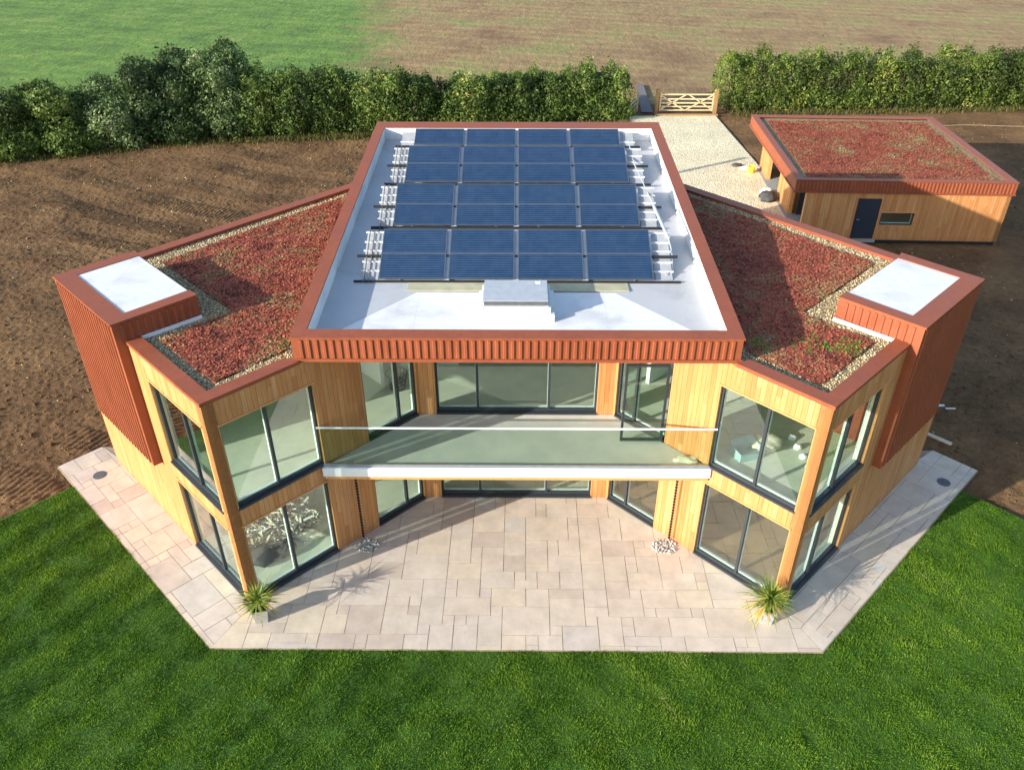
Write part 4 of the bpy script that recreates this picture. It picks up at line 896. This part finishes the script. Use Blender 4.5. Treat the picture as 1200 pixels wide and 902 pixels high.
# low weeds at the hedge foot
x = np.r_[rng.uniform(-30, -6, 5200), rng.uniform(-6, 7.6, 2600), rng.uniform(14.6, 40, 3600)]
base_y = np.interp(x, [-30, -26, -20, -16, -7, 7.6, 14.6, 40], [34.0, 35.2, 37.6, 38.1, 39.3, 42.0, 44.0, 45.9]); y = base_y + rng.normal(0, .38, len(x)); n = len(x)
a = rng.uniform(0, 6.28, n); h = rng.uniform(.04, .28, n); wd = .03
V = np.stack([np.stack([x - np.cos(a) * wd, y - np.sin(a) * wd, np.full(n, -.05)], -1), np.stack([x + np.cos(a) * wd, y + np.sin(a) * wd, np.full(n, -.05)], -1), np.stack([x + rng.normal(0, .12, n), y + rng.normal(0, .12, n), h], -1)], 1).reshape(-1, 3)
o = fast_mesh('weeds', V, np.arange(3 * n).reshape(-1, 3), 'grass_tall', rng.random(n)); tag(o, kind='stuff')

# ------------------------------------------------------------------ things inside, seen through the glass
def at(sgn, s, d_, z):   # s along the V wall from the wing corner, d_ metres in from it
    x = A[0] - s * .7071 + d_ * .7071; y = A[1] + s * .7071 + d_ * .7071; return (sgn * x, y, z)
sf = .056; k = 0
for s, dd, r_, mt, lab, sq in [(.9, 1.2, .40, 'dark_cloth', 'dark grey tool bag inside the left ground floor window', (1.2, .8, .7)), (1.5, 1.0, .34, 'dark_cloth', 'rumpled dark sack beside the tool bag indoors at left', (1, .9, .6)),
                                (2.3, 1.0, .30, 'cream_sheet', 'pale rolled sheet near the glass at the left ground floor', (1.4, .6, .5)), (2.2, 1.9, .3, 'red_cloth', 'red bundle at the back of the cluttered left room', (1, .8, .7)), (2.65, 1.6, .25, 'teal', 'teal plastic tub in the cluttered left room', (1.2, .8, .6))]:
    blob(['tool_bag', 'sack', 'sheet', 'bundle', 'tub'][k], at(-1, s, dd, sf), r_, mt, lab, ['tool bag', 'sack', 'sheet', 'bundle', 'tub'][k], 20 + k, sq, .4); k += 1
rr = random.Random(5)
for nm, mt_, cnt in (('packaging', 'cream_sheet', 380), ('litter', 'white_stuff', 90), ('debris', 'card', 170), ('rubble', 'dark_cloth', 130)):
    m = MB()
    for i in range(cnt):   # heap of torn wrapping, off-cuts and small boxes on the floor
        q = rr.random(); p = Vector(at(-1, rr.uniform(.9, 2.9), rr.uniform(1.1, 2.7), sf)); hgt = .38 * rr.random() * (1 - abs(q - .5)); a_ = rr.uniform(0, 6.28); lx, ly, lz = rr.uniform(.04, .17), rr.uniform(.008, .034), rr.uniform(.006, .02)
        Rm = Matrix.Rotation(a_, 3, 'Z') @ Matrix.Rotation(rr.uniform(-.6, .6), 3, 'X') @ Matrix.Rotation(rr.uniform(-.5, .5), 3, 'Y'); c8 = [Rm @ Vector((x_ * lx * rr.uniform(.7, 1.2), y_ * ly, z_ * lz)) + p + Vector((0, 0, hgt + .08)) for z_ in (-1, 1) for x_, y_ in ((-1, -1), (1, -1), (1, 1), (-1, 1))]
        for f_ in ((0, 3, 2, 1), (4, 5, 6, 7), (0, 1, 5, 4), (1, 2, 6, 5), (2, 3, 7, 6), (3, 0, 4, 7)): m.face([c8[k_] for k_ in f_])
    tag(m.build(nm, mt_), kind='stuff')
def carton(name, c, sx, sy, sz, ang, mat, lab, cat):
    root = empty(name, c, label=lab, cat=cat); root.rotation_euler = (0, 0, ang); m = MB(); t = .012
    m.box((-sx, -sy, 0), (sx, sy, t)); m.box((-sx, -sy, t), (sx, -sy + t, sz)); m.box((-sx, sy - t, t), (sx, sy, sz)); m.box((-sx, -sy + t, t), (-sx + t, sy - t, sz)); m.box((sx - t, -sy + t, t), (sx, sy - t, sz)); m.build('box_body', mat, root)
    m = MB(); m.face([(-sx, -sy, sz), (sx, -sy, sz), (sx, -sy - .12, sz + .08), (-sx, -sy - .12, sz + .08)]); m.face([(-sx, sy, sz), (-sx, sy + .13, sz + .06), (sx, sy + .13, sz + .06), (sx, sy, sz)]); m.build('flap', mat, root)
uf = 2.935
carton('carton', at(1, 2.2, 1.1, uf), .35, .22, .25, R(20), 'teal', 'pale teal open box inside the upper right window', 'box')
blob('dust_sheet', at(1, 2.1, 1.8, uf), .38, 'cream_sheet', 'pale dust sheet bundled inside the upper right window', 'dust sheet', 31, (1, .9, .5), .5)
for i in range(4): blob('paint_tub', at(1, 1.75 - i * .3, 2.5 - .25 * i, uf), .11, 'white_stuff', ['first', 'second', 'third', 'fourth'][i] + ' white tub from the middle mullion in the upper right room', 'tub', 60 + i, (1, .8, .8), .2, group='white tubs on the upper right floor')
bk = empty('basket', (-3.35, 6.0, uf), label='dark wire basket of timber inside the upper left recess window', cat='basket')
m = MB()
for i in range(14): t_ = i / 14 * 6.283; m.tube([(.2 * math.cos(t_), .2 * math.sin(t_), 0), (.3 * math.cos(t_), .3 * math.sin(t_), .5)], .012, 4)
for z, r_ in ((.02, .2), (.18, .235), (.34, .27), (.5, .3)): m.tube([(r_ * math.cos(t_), r_ * math.sin(t_), z) for t_ in np.linspace(0, 2 * math.pi, 15)], .014, 4, caps=False)
m.build('wire', 'black_rubber', bk); m = MB()
for i in range(6): m.tube([(rr.uniform(-.1, .1), rr.uniform(-.1, .1), .05), (rr.uniform(-.2, .2), rr.uniform(-.2, .2), .62)], .035, 6)
m.build('logs', 'bark', bk)
blob('plastic_bag', (4.25, 2.78, 2.972), .2, 'cream_sheet', 'crumpled pale plastic bag at the right end of the balcony', 'bag', 77, (1.5, .7, .35), .6)
